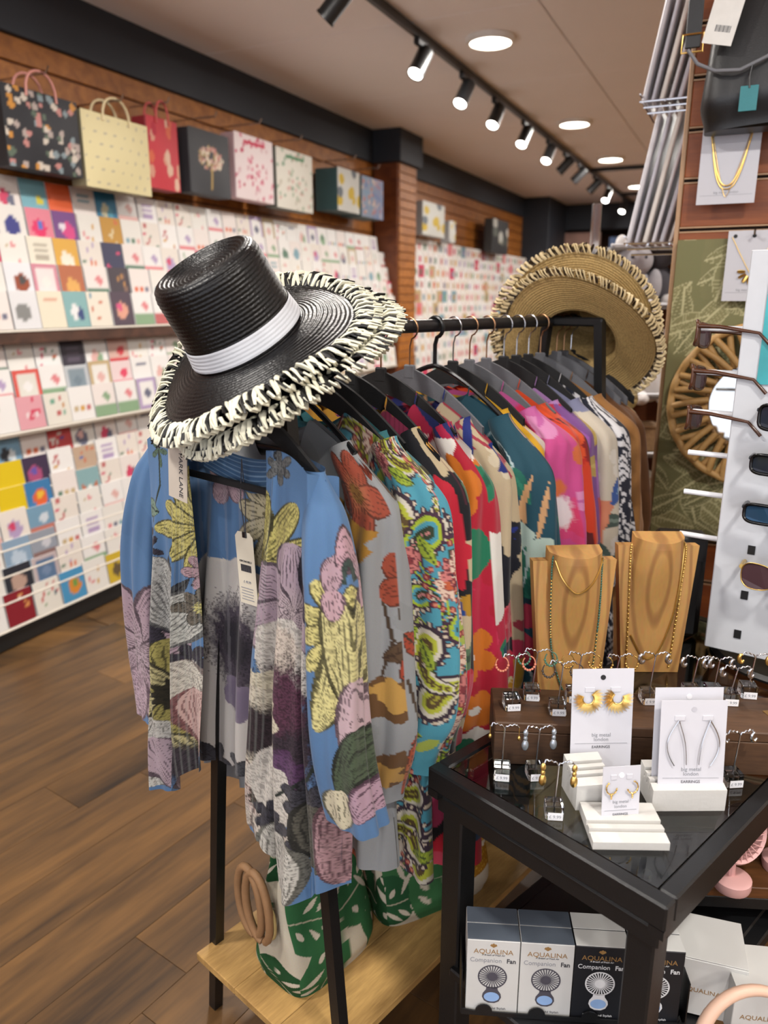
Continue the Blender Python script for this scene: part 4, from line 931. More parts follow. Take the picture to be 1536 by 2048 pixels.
t_, M_ = swing_tag(487, 1064, .046, .125, -.06, CREAMTAG, 'cream price tag with barcode hanging inside the blue kimono', None, -.0)
m = MB()
for k in range(16): m.box((-.013+.0017*k, -.0012, -.062), (.0009 if k % 3 else .0013, .0004, .012), M_)
m.build('barcode', INK, t_, 0, kind='stuff')
text('KIMONO/BLU', .0052, FM(M_, 0, -.052), INK, 'lettering', t_)
text('£ 49.99', .0065, FM(M_, 0, -.088), INKG, 'lettering', t_)
m = MB()
for k in range(5): m.box((-.002, -.0012, -.097-.005*k), (.032-.004*(k % 2), .0004, .0012), M_)
m.build('care_text', INKG, t_, 0, kind='stuff')
P0 = M_ @ Vector((.004, 0, -.008)); Pt = P0+Vector((0, 0, .13))
m = MB(); m.tube([P0, P0+Vector((.003, 0, .06)), Pt], .0009, 6); m.tube([P0, P0+Vector((-.005, 0, .06)), Pt], .0009, 6); m.build('cord', INK, t_)
m = MB(); m.box((.004, -.002, -.004), (.010, .003, .010), M_, bev=.001); m.build('clip', mat('tag_clip', '16161a', .4), t_)
# ================================================================ hats
def strawmat(name, col, rough, spec):
    m, nt, b = newmat(name); L = nt.links.new; tc = N(nt, 'ShaderNodeTexCoord')
    v = N(nt, 'ShaderNodeTexVoronoi', Scale=260.); L(tc.outputs['Object'], v.inputs['Vector'])
    cr = N(nt, 'ShaderNodeMix', data_type='RGBA'); c = lin(col); cr.inputs['A'].default_value = (*c, 1); cr.inputs['B'].default_value = (*[x*.55 for x in c], 1)
    L(v.outputs['Distance'], cr.inputs['Factor']); L(cr.outputs['Result'], b.inputs['Base Color'])
    bp = N(nt, 'ShaderNodeBump', Strength=.4, Distance=.0012); L(v.outputs['Distance'], bp.inputs['Height']); L(bp.outputs[0], b.inputs['Normal'])
    b.inputs['Roughness'].default_value = rough; b.inputs['Specular IOR Level'].default_value = spec; return m
STRB = strawmat('black_straw', '0a0a0c', .40, .4); STRN = strawmat('natural_straw', 'c4a56c', .6, .3); STRO = strawmat('olive_straw', 'a08a58', .65, .3)
def resample(pts, step):
    P = np.array(pts, float); d = np.r_[0, np.cumsum(np.hypot(*np.diff(P, axis=0).T))]; n = int(d[-1]/step)
    q = np.linspace(0, d[-1], n); return np.stack([np.interp(q, d, P[:, 0]), np.interp(q, d, P[:, 1])], 1), q
def hat(name, label, cat, M, straw, R=.195, h=.15, rb=.100, rt=.086, flop=None, band=None, fringe=None, seed=1, fl=.03, ridge=.0062):
    t = thing(name, label, cat, M=M, group=None); rr = random.Random(seed); flop = flop or (lambda a, k: 0.)
    crown = [(.0015, h-.012), (.03, h-.0115), (.052, h-.009), (rt-.014, h-.002), (rt-.008, h), (rt-.001, h-.005), (rt+.003, h-.016), (rb-.003, .012), (rb, 0)]
    brim = [(rb, 0), (rb+.006, -.003), (rb+.03, -.006), (R, -.022)]
    ns = 200
    def shell(pts, both):
        P, q = resample(pts, ridge/4.5); T = np.gradient(P, axis=0); T /= np.linalg.norm(T, axis=1)[:, None]; Nn = np.stack([-T[:, 1], T[:, 0]], 1)
        off = .0015*np.abs(np.sin(q/ridge*PI)); A = np.linspace(0, 2*PI, ns, endpoint=False)
        out = []
        for sg, base in ((1, 0.), (-1, .0028)) if both else ((1, 0.),):
            Q = P - Nn*(off*sg - base)[:, None] if False else P + Nn*(off*sg - base)[:, None]
            g = np.zeros((len(P), ns, 3)); g[..., 0] = Q[:, 0][:, None]*np.cos(A); g[..., 1] = Q[:, 0][:, None]*np.sin(A)
            k = np.clip((Q[:, 0]-rb)/(R-rb), 0, 1)
            g[..., 2] = Q[:, 1][:, None] + np.array([[flop(a, kk) for a in A] for kk in k]) * (1 if both else 0)
            out.append(g)
        return out
    W2 = M
    m = MB(); [m.grid(g, cv=True, M=W2) for g in shell(crown[::-1][::1] if False else crown, False)]; m.build('crown', straw, t, 180)
    m = MB(); [m.grid(g, cv=True, M=W2) for g in shell(brim, True)]; m.build('brim', straw, t, 180)
    if band:
        P, q = resample([(np.interp(.033, [0, .012, h-.016], [rb, rb-.003, rt+.003])-.002, .033), (rb-.001, .004)], .0012); A = np.linspace(0, 2*PI, 96, endpoint=False); g = np.zeros((len(P), 96, 3))
        o = .0008*np.abs(np.sin(q/.0058*PI)); rad = P[:, 0]+o+.0045; g[..., 0] = rad[:, None]*np.cos(A); g[..., 1] = rad[:, None]*np.sin(A); g[..., 2] = P[:, 1][:, None]
        m = MB(); m.grid(g, cv=True, M=W2); m.build('hat_band', band, t, 180)
    if fringe:
        for ci, fm in enumerate(fringe):
            m = MB(); n = 118
            for i in range(n):
                a = 2*PI*(i+ci*.5+rr.uniform(-.15, .15))/n; L = fl*rr.uniform(.75, 1.15); tw = rr.uniform(-.14, .14)
                P = []
                for kq, (dr, dz) in enumerate(((-.016, .003), (-.006, .0075), (.006, .009), (.018, .004), (.030, -.004))):
                    aa = a+tw*kq*.16; r_ = R+dr*L/.03; z_ = -.022+dz*(1 if ci == 0 else .75)+rr.uniform(-.002, .002)+flop(aa, min(1.1, (r_-rb)/(R-rb)))
                    P.append((r_*math.cos(aa), r_*math.sin(aa), z_))
                m.tube(P, [.0026, .0036, .0042, .0038, .0022], 6, M=W2, flat=.55)
                if ci == 0:
                    aa = a+rr.uniform(-.03, .03); P = [(r_*math.cos(aa+j_*.02), r_*math.sin(aa+j_*.02), -.022+zz+flop(aa, 1)) for j_, (r_, zz) in enumerate(((R+.016, .003), (R+.024, -.004), (R+.018, -.012), (R+.006, -.010)))]
                    m.tube(P, .0034, 6, M=W2, flat=.55)
            m.build('raffia_fringe', fm, t, 60, kind='stuff', label='pale raffia stitching' if ci == 0 else 'dark raffia stitching')
    return t
WRAF = mat('white_raffia', 'd9d6c0', .6, noise=.15); BRAF = mat('black_raffia', '141414', .4); WBAND = mat('white_ribbon', 'c9ccd2', .55, bump=.2, bscale=600)
NRAF = mat('cream_raffia', 'cdb98e', .6, noise=.25); DRAF = mat('brown_raffia', '4a3c2c', .6, noise=.3)
ax = Vector((-.41, -.36, .84)).normalized()
xr = Vector((.82, -.1, .40)); xr = (xr-ax*xr.dot(ax)).normalized(); yr = ax.cross(xr)
HO = Vector((-.211, 1.215, 1.492))
flopB = lambda a, k: (-.022*k**1.6*math.cos(2*(a-.15)) - .012*k*k*math.cos(a-PI*1.5))
hb = hat('sun_hat', 'black straw sun hat with white band, topmost at the rail front', 'hat', frame(HO, xr, yr, ax), STRB, .182, .131, .091, .081, flopB, WBAND, (WRAF, BRAF), 3, fl=.026)
M2 = frame(HO - ax*.030 + xr*.026 - yr*.002, xr, yr, ax) @ Matrix.Rotation(.1, 4, 'Z') @ Matrix.Rotation(-.03, 4, 'Y')
hat('sun_hat', 'second black straw hat stacked under the white-banded one', 'hat', M2, STRB, .182, .075, .06, .052, flopB, None, (WRAF, BRAF), 8, fl=.026)
ax2 = Vector((.40, .68, .60)).normalized(); x2 = Vector((.80, -.30, -.45)); x2 = (x2-ax2*x2.dot(ax2)).normalized(); y2 = ax2.cross(x2)
O2 = at_y(1158, 678, 2.03)
flopS = lambda a, k: (.022*k**1.6*math.cos(2*(a-.3)) - .02*k*k*math.cos(a-PI*.5))
hs = hat('sun_hat', 'natural straw hat with fringed brim facing the camera, far rail end', 'hat', frame(O2, x2, y2, ax2), STRN, .194, .13, .094, .08, flopS, None, (NRAF, DRAF), 5, fl=.023)
M3 = frame(O2 + ax2*.035 + Vector((-.012, .03, .022)), x2, y2, ax2) @ Matrix.Rotation(.7, 4, 'Z') @ Matrix.Rotation(-.16, 4, 'X')
copy_tree(hs, M3, None, 'second natural straw hat nested behind the first, brim rising behind')
O4 = at_y(1175, 735, 2.42)
h3 = hat('sun_hat', 'plain olive straw hat seen between the far posts of the rail', 'hat', frame(O4 - Vector((0, 0, .06)), (1, 0, 0), (0, .95, .3), (0, -.3, .95)), STRO, .16, .10, .085, .078, None, None, None, 9)
m = MB(); m.box((0, -.09, .05), (.02, .001, .055), frame(O4 - Vector((0, 0, .06)), (1, 0, 0), (0, 1, 0), (0, 0, 1))); m.build('price_tag', WHITECARD, h3)
# ================================================================ black jewellery table with a glass top
TZ = .80; TL = Vector((.0724, 1.1212, 0)); E1 = Vector((.68, -.733, 0)).normalized(); E2 = Vector((.733, .68, 0)).normalized(); TA, TB = .424, .95
MT = frame(TL, E1, E2, (0, 0, 1))
table = thing('display_table', 'black metal display table with a glass top, front right', 'table', M=MT)
bw = .026
for x, y, dx, dy in ((TA/2, bw/2, TA, bw), (TA/2, TB-bw/2, TA, bw), (bw/2, TB/2, bw, TB-2*bw), (TA-bw/2, TB/2, bw, TB-2*bw)):
    m = MB(); m.box((x, y, TZ-.018), (dx, dy, .04), MT, bev=.003); m.build('rim_bar', BLACKM, table)
    m = MB(); m.box((x+(.012 if x < TA*.3 else -.012 if x > TA*.7 else 0), y+(.012 if y < TB*.3 else -.012 if y > TB*.7 else 0), TZ-.066), (dx-.024 if dx > .1 else dx, dy-.024 if dy > .1 else dy, .032), MT, bev=.003); m.build('apron_bar', BLACKM, table)
m = MB(); m.box((TA/2, TB/2, TZ-.044), (TA-.03, TB-.03, .012), MT); m.build('spacer', BLACKM, table)
table.children[-1]  # spacer frame replaced below
bpy.data.objects.remove(table.children[-1])
for x, y in ((.012, .012), (TA-.012, TB-.012), (.012, TB-.012), (TA-.012, .012)):
    m = MB(); m.box((x, y, TZ-.044), (.022, .022, .014), MT); m.build('spacer', BLACKM, table)
for x, y in ((.040, .040), (TA-.040, .040), (.040, TB-.04), (TA-.04, TB-.04)):
    m = MB(); m.box((x, y, (TZ-.08)/2), (.042, .042, TZ-.081), MT, bev=.003); m.build('leg', BLACKM, table)
TGL = glass('table_glass', '98a5a2', .0, 1.5)
m = MB(); m.box((TA/2, TB/2, TZ-.005), (TA-2*bw-.001, TB-2*bw-.001, .010), MT, bev=.001); m.build('glass_top', TGL, table)
for x, y in ((.05, .05), (TA-.055, .05)):
    m = MB(); m.lathe([(.001, -.022), (.007, -.022), (.007, -.0105), (.001, -.0105)], 16, MT @ Matrix.Translation((x, y, TZ))); m.build('suction_pad', glass('pad_clear', 'e8eeee', .1), table)
SHZ = .42
m = MB(); m.box((TA/2, TB/2, SHZ-.012), (TA-.10, TB-.02, .02), MT, bev=.003); m.build('lower_shelf', BLACKM, table)
for x in (.04, TA-.04):
    m = MB(); m.box((x, TB/2, SHZ-.02), (.03, TB-.13, .028), MT, bev=.003); m.build('stretcher', BLACKM, table)
# ---------------------------------------------------------------- wooden riser
RW = wood('riser_walnut', '2e1f15', '5a3f2a', .9, 'X', .55, 9., .02, .2)
ry = math.radians(-4.5); RL = at_z(986, 1527, TZ); RX = Vector((math.cos(ry), math.sin(ry), 0)); RY = Vector((-RX.y, RX.x, 0))
MRI = frame(RL, RX, RY, (0, 0, 1)); RH = .078
riser = thing('display_riser', 'dark walnut riser block across the back of the glass table', 'riser', M=MRI)
m = MB(); m.box((.26, .06, RH-.009), (.52, .12, .018), MRI, bev=.002); m.build('top_board', RW, riser)
m = MB(); m.box((.26, .008, (RH-.018)/2), (.52, .016, RH-.019), MRI, bev=.001); m.build('front_board', RW, riser)
for x in (.008, .512):
    m = MB(); m.box((x, .068, (RH-.018)/2), (.016, .102, RH-.019), MRI, bev=.001); m.build('side_board', RW, riser)
m = MB(); m.box((.475, .05, RH+.0006), (.03, .05, .001), MRI, rz=.25); m.build('brass_plate', mat('brass_plate', '8a6a3a', .45, .6), riser)
# ---------------------------------------------------------------- earring trees
ACR = glass('clear_acrylic', 'f4f6f6', .03, 1.49); LBL = mat('price_label', 'e9e9ec', .5)
GEM = mat('clear_gem', 'b8c0c8', .08, .7); CORAL = mat('coral_bead', 'cf8066', .4); JADE = mat('jade_bead', '4c7a66', .35); DKB = mat('dark_bead', '4a4038', .35)
def earring_stand(bx, by, tx, ty, z, kind, label, wid=.046, price=True):
    P = at_z(bx, by, z) + Vector((0, .012, 0)); top = at_y(tx, ty, P.y); h = top.z-z
    rz = math.radians(random.uniform(-10, 6)); M = Matrix.Translation(P) @ Matrix.Rotation(rz, 4, 'Z')
    t = thing('earring_stand', label, 'earring stand', M=M, group='small earring stands')
    m = MB(); m.box((0, 0, .012), (.027, .027, .0235), M, bev=.0015); m.build('acrylic_base', ACR, t)
    lb = MB(); lb.box((.001, -.0145, .0075), (.022, .0006, .0125), M); lb = lb.build('price_label', LBL, t)
    if price: text('£ 9.99', .0072, M @ Matrix.Translation((.0005, -.0150, .0050)) @ Matrix.Rotation(PI/2, 4, 'X'), INKG, 'lettering', lb, ext=.0001)
    lean = (top.x-P.x)
    m = MB(); m.tube([M @ Vector((0, 0, .004)), Vector((top.x, top.y, top.z-.004))], .0013, 8); m.build('pole', SILVER, t)
    MTp = Matrix.Translation(top) @ Matrix.Rotation(rz, 4, 'Z'); w2 = wid/2
    m = MB(); m.tube([MTp @ Vector((w2*k, 0, -.004+.008*abs(math.sin(k*PI*.5))**.5*(1 if abs(k) < .86 else .4)+.0012*math.sin(k*22))) for k in np.linspace(-1, 1, 25)], .0013, 6); m.build('wavy_bar', SILVER, t)
    ends = [MTp @ Vector((s_*w2, 0, -.001)) for s_ in (-1, 1)]
    pr = thing('earring_pair', 'pair of ' + kind[1] + ' hanging from an earring stand', 'earrings', (ends[0]+ends[1])/2 - Vector((0, 0, .03)), group='earrings on the stands')
    k0, c = kind[0], kind[2]
    for s_, e in zip((-1, 1), ends):
        m = MB(); ex = RX*.012
        if k0 == 'hoop':
            r = .013; m.tube([e + Vector((0, 0, -r)) + (RX*math.cos(a)*.8 + RY*math.sin(a)*.0 + Vector((0, 0, 1))*math.sin(a)*1.0)*r for a in np.linspace(-PI*1.25, PI*.45, 20)], .0011, 6)
            for a in np.linspace(-PI*.95, -.15, 8): m.ball(e + Vector((0, 0, -r)) + (RX*math.cos(a)*.8+Vector((0, 0, math.sin(a))))*r, .0023, 6)
        elif k0 == 'drop':
            m.ball(e + Vector((0, -.002, -.006)), (.0042, .0035, .0065), 8); m.ball(e + Vector((0, -.002, -.0155)), (.0036, .003, .005), 8); m.ball(e + Vector((0, -.002, -.028)), (.0058, .0045, .0098), 10)
        elif k0 == 'tiny':
            m.tube([e, e+Vector((0, 0, -.016))], .0007, 6); m.ball(e+Vector((0, 0, -.019)), (.003, .003, .0046), 8)
        elif k0 == 'huggie':
            m.tube([e + Vector((0, -.001, -.007)) + (RX*math.cos(a)*.55+Vector((0, 0, math.sin(a))))*.0075 for a in np.linspace(.4*PI, 1.9*PI, 14)], [.0016+.0022*math.sin(PI*i/13) for i in range(14)], 8)
        m.build('earring', c, pr)
HP = ('hoop', 'coral beaded hoops', CORAL)
RT = TZ+RH
for a in (
 (1025, 1422, 1032, 1312, RT, HP, 'leftmost stand on the riser with coral hoops'),
 (1065, 1402, 1076, 1302, RT, ('hoop', 'green and gold hoops', JADE), 'second stand from left on the riser with green hoops'),
 (1117, 1432, 1127, 1326, RT, ('hoop', 'dark beaded hoops', DKB), 'stand on the riser front with dark beaded hoops'),
 (1150, 1406, 1164, 1308, RT, ('hoop', 'gold hoops with bead ends', GOLD), 'stand half hidden left of the sunburst earring card'),
 (1225, 1402, 1240, 1312, RT, ('hoop', 'fine gold hoops', GOLD), 'stand behind the sunburst earring card with gold hoops'),
 (1300, 1410, 1312, 1308, RT, ('huggie', 'chunky silver huggies', SILVER), 'stand between the two tall cards with silver huggies'),
 (1385, 1402, 1397, 1316, RT, ('huggie', 'small silver huggies', SILVER), 'stand behind the silver loop card with silver huggies'),
 (1430, 1402, 1440, 1318, RT, ('huggie', 'plain silver cuffs', SILVER), 'stand right behind the silver loop card'),
 (1462, 1412, 1476, 1336, RT, ('huggie', 'silver knot studs', SILVER), 'stand at the riser right end with silver knots'),
 (1500, 1398, 1512, 1310, RT, ('huggie', 'gold knot studs', GOLD), 'rightmost stand on the riser with gold knots'),
 (1005, 1562, 1010, 1452, TZ, ('tiny', 'tiny gold drops', GOLD), 'stand at the glass left corner with tiny gold drops'),
 (1072, 1562, 1080, 1456, TZ, ('drop', 'silver teardrop earrings', GEM), 'stand on the glass with silver teardrops'),
 (1110, 1640, 1118, 1526, TZ, ('drop', 'gold teardrop earrings', GOLD), 'nearest stand on the glass with gold teardrops'),
 (1468, 1575, 1482, 1465, TZ, ('huggie', 'silver rose studs', SILVER), 'stand on the glass right side with silver roses')):
    earring_stand(*a)
# ---------------------------------------------------------------- earring cards on plaster blocks
PLAS = mat('white_plaster', 'c8c6c1', .7, noise=.04, bump=.25, bscale=120)
def block(px, py, w_, d_, h0, h1, rz, label, name='card_holder', grooves=3):
    P = at_z(px, py, TZ); M = Matrix.Translation(P) @ Matrix.Rotation(rz, 4, 'Z'); t = thing(name, label, 'card holder', M=M)
    # wedge with grooves: profile across depth
    prof = [(0, 0), (0, h0)]
    for g_ in range(grooves):
        y0 = d_*(.25+.2*g_); hh = h0+(h1-h0)*y0/d_; prof += [(y0, hh), (y0, hh-.012 if hh > .02 else hh-.004), (y0+.004, hh-.012 if hh > .02 else hh-.004), (y0+.004, hh+.003)]
    prof += [(d_, h1), (d_, 0)]
    n = len(prof); V = [(-w_/2, y, z) for y, z in prof]+[(w_/2, y, z) for y, z in prof]
    F = [tuple(range(n)), tuple(range(n, 2*n))[::-1]]+[(i, n+i, n+(i+1) % n, (i+1) % n) for i in range(n)]
    m = MB(); m.add(V, F, None, M); m.build('plaster_body', PLAS, t, 20)
    return t, M
def card(M, w_, h_, label, parts, tilt=-.13, holec='1c1c20', name='earring_card', tsz=.0085, foot=True, off=.008):
    M = M @ Matrix.Rotation(tilt, 4, 'X'); t = thing(name, label, 'earring card', M=M)
    m = MB(); m.box((0, 0, h_/2), (w_, .0009, h_), M); m.build('card', WHITECARD, t, 0)
    m = MB(); m.lathe([(.001, -.0002), (.0042, -.0002), (.0042, .0004), (.001, .0004)], 16, M @ Matrix.Translation((0, -.0007, h_-.014)) @ Matrix.Rotation(PI/2, 4, 'X')); m.build('hang_hole', mat('hole_'+holec, holec, .6), t)
    tm = lambda z: M @ Matrix.Translation((0, -.0008, z)) @ Matrix.Rotation(PI/2, 4, 'X')
    if foot:
        text('big metal', tsz, tm(.024+off), INKG, 'lettering', t, ext=.0001); text('london', tsz, tm(.0165+off), INKG, 'lettering', t, ext=.0001)
        m = MB(); m.box((0, -.0008, .0125+off), (w_*.86, .0003, .0005), M); m.build('printed_line', INKG, t)
        text('EARRINGS', tsz*.75, tm(.0045+off), INK, 'lettering', t, ext=.0001)
        for s_ in (-1, 1):
            m = MB(); m.box((s_*w_*.21, -.0012, h_*.80), (w_*.16, .0012, .008), M, bev=.0004); m.build('card_tab', WHITECARD, t)
    return t, M
def pairth(M, label, loc): return thing('earring_pair', label, 'earrings', M @ Vector(loc), group='earrings on display cards')
# sunburst card
t, MBk = block(1186, 1618, .056, .062, .042, .058, .12, 'white plaster card block under the sunburst earrings')
Pc = at_z(1213, 1600, TZ); Mc = Matrix.Translation(Pc+Vector((0, .045, .022))) @ Matrix.Rotation(.03, 4, 'Z')
wA = .098
t, M = card(Mc, wA, .170, 'tall white card with two gold sunburst earrings', None, off=.034)
pr = pairth(M, 'pair of gold sunburst half-moon earrings', (0, -.004, .11))
for s_ in (-1, 1):
    e = MB(); c0 = Vector((s_*wA*.24, -.004, .122))
    for k in range(70):
        a = (-PI*1.28+PI*1.42*k/69) if s_ > 0 else (PI*2.28-PI*1.42*k/69); L = .0095+.0045*((k*5) % 4)/3
        d_ = Vector((math.cos(a), 0, math.sin(a))); e.tube([M @ (c0+d_*.0085), M @ (c0+d_*(.0105+L)+Vector((0, -.002, 0)))], [.0007, .00035], 5)
    A = [(-PI*1.28+PI*1.42*k/24) if s_ > 0 else (PI*2.28-PI*1.42*k/24) for k in range(25)]
    e.tube([M @ (c0+Vector((math.cos(a), 0, math.sin(a)))*.009) for a in A], .0013, 6); e.build('earring', GOLD, pr)
# silver loop cards
t, MBk = block(1376, 1622, .112, .06, .036, .05, .01, 'white plaster card block under the silver loop earrings')
Mc = MBk @ Matrix.Translation((.004, .012, .034)); wB = .100
card(Mc @ Matrix.Translation((-.002, .016, .0)), .104, .150, 'blank white card standing behind the silver loop card', None, foot=False, holec='dcdce0')
t, M = card(Mc, wB, .138, 'white card with two large silver loop earrings', None, holec='b8b8c0', off=.002)
pr = pairth(M, 'pair of long silver crossed loop earrings', (0, -.004, .05))
for s_ in (-1, 1):
    e = MB(); c0 = Vector((s_*wB*.235, -.004, .108))
    e.tube([M @ (c0+Vector((-s_*.0-.0+s_*(.016*math.sin(PI*.92*k/20)), 0, -.072*k/20))) for k in range(21)], .0009, 6)
    e.tube([M @ (c0+Vector((-s_*(.007*math.sin(PI*k/20))-s_*.014*(k/20)**2, -.001, -.070*k/20))) for k in range(21)], .0009, 6); e.build('earring', SILVER, pr)
# small gold hoop card
t, MBk = block(1262, 1700, .108, .085, .012, .016, -.02, 'flat white plaster tile at the front of the glass', grooves=2)
Pc = at_z(1243, 1660, TZ); Mc = Matrix.Translation(Pc+Vector((.0, .012, .012))) @ Matrix.Rotation(.10, 4, 'Z'); wC = .057
t, M = card(Mc, wC, .082, 'small white card with two gold twist hoops', None, tilt=-.1, holec='e4e4ea', tsz=.0068, off=.0)
pr = pairth(M, 'pair of small gold twisted hoops with charms', (0, -.004, .045))
for s_ in (-1, 1):
    e = MB(); c0 = Vector((s_*wC*.28, -.004, .050))
    e.tube([M @ (c0+Vector((math.cos(a)*.008, 0, math.sin(a)*.0095))) for a in np.linspace(-PI*.9 if s_ > 0 else -PI*1.35, PI*.45 if s_ > 0 else PI*0, 24)], [.0011+.0004*math.sin(i*2.1) for i in range(24)], 6)
    for q in range(3): e.ball(M @ (c0+Vector((0, 0, -.0105-.003*q))), .0019-.0003*q, 6)
    e.build('earring', GOLD, pr)
# ---------------------------------------------------------------- wooden necklace busts
def bustmat():
    m, nt, b = newmat('bust_wood'); L = nt.links.new; tc = N(nt, 'ShaderNodeTexCoord'); mp = N(nt, 'ShaderNodeMapping'); mp.inputs['Scale'].default_value = (1.5, 1, .38); L(tc.outputs['Object'], mp.inputs[0])
    nz = N(nt, 'ShaderNodeTexNoise', Scale=9., Detail=2.); L(mp.outputs[0], nz.inputs['Vector'])
    wv = N(nt, 'ShaderNodeTexWave', wave_type='RINGS', Scale=9., Distortion=3.2, Detail=1.5); wv.rings_direction = 'Y'; wv.inputs['Detail Scale'].default_value = 1.2; mp.inputs['Location'].default_value = (0, 0, -.075); L(mp.outputs[0], wv.inputs['Vector'])
    cr = N(nt, 'ShaderNodeValToRGB'); e = cr.color_ramp.elements; e[0].color = (*lin('9c7040'), 1); e[1].color = (*lin('bd8f52'), 1); e[0].position = .0; e[1].position = .35; L(wv.outputs['Color'], cr.inputs[0])
    n2 = N(nt, 'ShaderNodeTexNoise', Scale=120., Detail=3.); mx = N(nt, 'ShaderNodeMix', data_type='RGBA', blend_type='MULTIPLY'); mx.inputs['Factor'].default_value = .25; L(mp.outputs[0], n2.inputs['Vector']); L(cr.outputs[0], mx.inputs['A']); L(n2.outputs['Color'], mx.inputs['B'])
    L(mx.outputs['Result'], b.inputs['Base Color']); b.inputs['Roughness'].default_value = .55; return m
BUSTW = bustmat()
def bust(bx, by, fwd, wtop, wbot, ztop, neckw, label, rz):
    c = at_y(bx, by, fwd); P = Vector((c.x, c.y, TZ)); M = Matrix.Translation(P) @ Matrix.Rotation(rz, 4, 'Z') @ Matrix.Rotation(-.06, 4, 'X')
    H = ztop-TZ; t = thing('necklace_bust', label, 'necklace display', M=M, group='wooden necklace busts')
    nu, nz_ = 60, 80; K, Z = np.meshgrid(np.linspace(-1, 1, nu), np.linspace(0, 1, nz_), indexing='ij')
    hw = (wbot+(wtop-wbot)*Z)/2; u = K*hw; z = H*Z
    nk = neckw/2; bul = .040*np.clip(1-(u/(nk*1.05))**2, 0, 1)**.75*smooth01((Z-.30)/.75)**1.2/smooth01(np.array(.70/.75))**1.2
    yf = -.014-bul; m = MB()
    m.grid(np.stack([u, yf, z], -1), M=M)
    m.grid(np.stack([u[::-1], np.full_like(u, .012), z], -1), M=M)
    for idx in (0, -1):
        A = np.stack([np.stack([u[idx], yf[idx], z[idx]], -1), np.stack([u[idx], np.full(nz_, .012), z[idx]], -1)], 0); m.grid(A if idx == -1 else A[::-1], M=M)
    for j in (0, -1):
        A = np.stack([np.stack([u[:, j], yf[:, j], z[:, j]], -1), np.stack([u[:, j], np.full(nu, .012), z[:, j]], -1)], 1); m.grid(A, M=M)
    m.build('chest_board', BUSTW, t, 40)
    # neck stub with an oval slanted cut
    rows = []; ang = np.linspace(0, 2*PI, 48, endpoint=False)
    for q in np.linspace(0, 1, 8):
        row = []
        for x in ang:
            u_ = nk*1.045*math.cos(x); f_ = max(0, 1-(u_/(nk*1.05))**2)**.75
            row.append((u_, (-.014-.040*f_) if math.sin(x) < 0 else .006, H-.001+q*(.020+.006*(1 if math.sin(x) >= 0 else -f_))))
        rows.append(row)
    m = MB(); m.grid(rows, cv=True, M=M); m.add([M @ Vector(p) for p in rows[-1]], [tuple(range(48))]); m.build('neck', BUSTW, t, 40)
    def surf(u_, z_):
        b_ = .040*max(0, 1-(u_/(nk*1.05))**2)**.75*min(1., (float(smooth01(np.array((z_/H-.30)/.75)))/float(smooth01(np.array(.70/.75))))**1.2)
        return M @ Vector((u_, -.0165-b_, z_))
    return t, M, surf, H, nk
def chain(surf, H, pts, r, mt, label, name='necklace', beads=0., grp='necklaces on the wooden busts', mt2=None, cut=None):
    # smooth the control polyline (Catmull-Rom), drop it on the bust surface
    C_ = []
    P = [pts[0]]+list(pts)+[pts[-1]]
    for i in range(1, len(P)-2):
        for k in np.linspace(0, 1, 14, endpoint=False):
            f = [.5*((2*P[i][j])+(-P[i-1][j]+P[i+1][j])*k+(2*P[i-1][j]-5*P[i][j]+4*P[i+1][j]-P[i+2][j])*k*k+(-P[i-1][j]+3*P[i][j]-3*P[i+1][j]+P[i+2][j])*k**3) for j in (0, 1)]; C_.append(f)
    C_.append(pts[-1])
    W_ = [surf(u_, z_*H) for u_, z_ in C_]
    t = thing(name, label, 'necklace', W_[len(W_)//2], group=grp)
    m = MB(); m.tube(W_, r*(.55 if beads else 1), 6); m.build('chain', mt, t)
    if beads:
        a, b = MB(), MB(); acc = 0; tot = sum((W_[i+1]-W_[i]).length for i in range(len(W_)-1)); run = 0
        for i in range(len(W_)-1):
            L = (W_[i+1]-W_[i]).length; run += L; acc += L
            if acc >= beads:
                acc = 0; f = run/tot; (b if (mt2 and cut(f)) else a).ball(W_[i+1], r, 5)
        for q, mm in ((a, mt), (b, mt2)):
            if q.n: q.build('beads', mm, t, 60, kind='stuff')
    return t
bt, bM, sf, H, nk = bust(1142, 1250, 1.365, .160, .118, at_y(1142, 1122, 1.365).z, .098, 'lower wooden bust with green bead necklace', .06)
JADE2 = mat('teal_bead', '3f6a5c', .3, .2)
chain(sf, H, [(-.043, 1.02), (-.03, .90), (-.004, .80), (.025, .86), (.045, .98), (.047, 1.03)], .0018, GOLD, 'short fine gold chain around the lower bust neck')
chain(sf, H, [(-.046, 1.05), (-.047, .93), (-.044, .6), (-.036, .33), (-.01, .05), (.02, .02), (.042, .2), (.05, .55), (.052, .8), (.05, 1.02)], .0021, JADE2, 'long teal and gold bead necklace on the lower bust', beads=.0042, mt2=GOLD, cut=lambda f: .08 < f < .28 or .62 < f < .75)
bt2, bM2, sf2, H2, nk2 = bust(1306, 1220, 1.475, .163, .118, at_y(1306, 1092, 1.475).z, .095, 'taller wooden bust with two gold chains', -.02)
chain(sf2, H2, [(.046, 1.04), (.047, .93), (.04, .5), (.02, .22), (.0, .12), (-.02, .14), (-.045, .3)], .002, GOLD, 'fine gold snake chain on the taller bust')
chain(sf2, H2, [(-.055, 1.02), (-.056, .9), (-.053, .5), (-.050, .05)], .0024, GOLD, 'left strand of thick gold rope chain on the taller bust', beads=.0038)
chain(sf2, H2, [(.052, 1.02), (.054, .9), (.046, .45), (.038, .05)], .0024, GOLD, 'right strand of thick gold rope chain on the taller bust', beads=.0038)
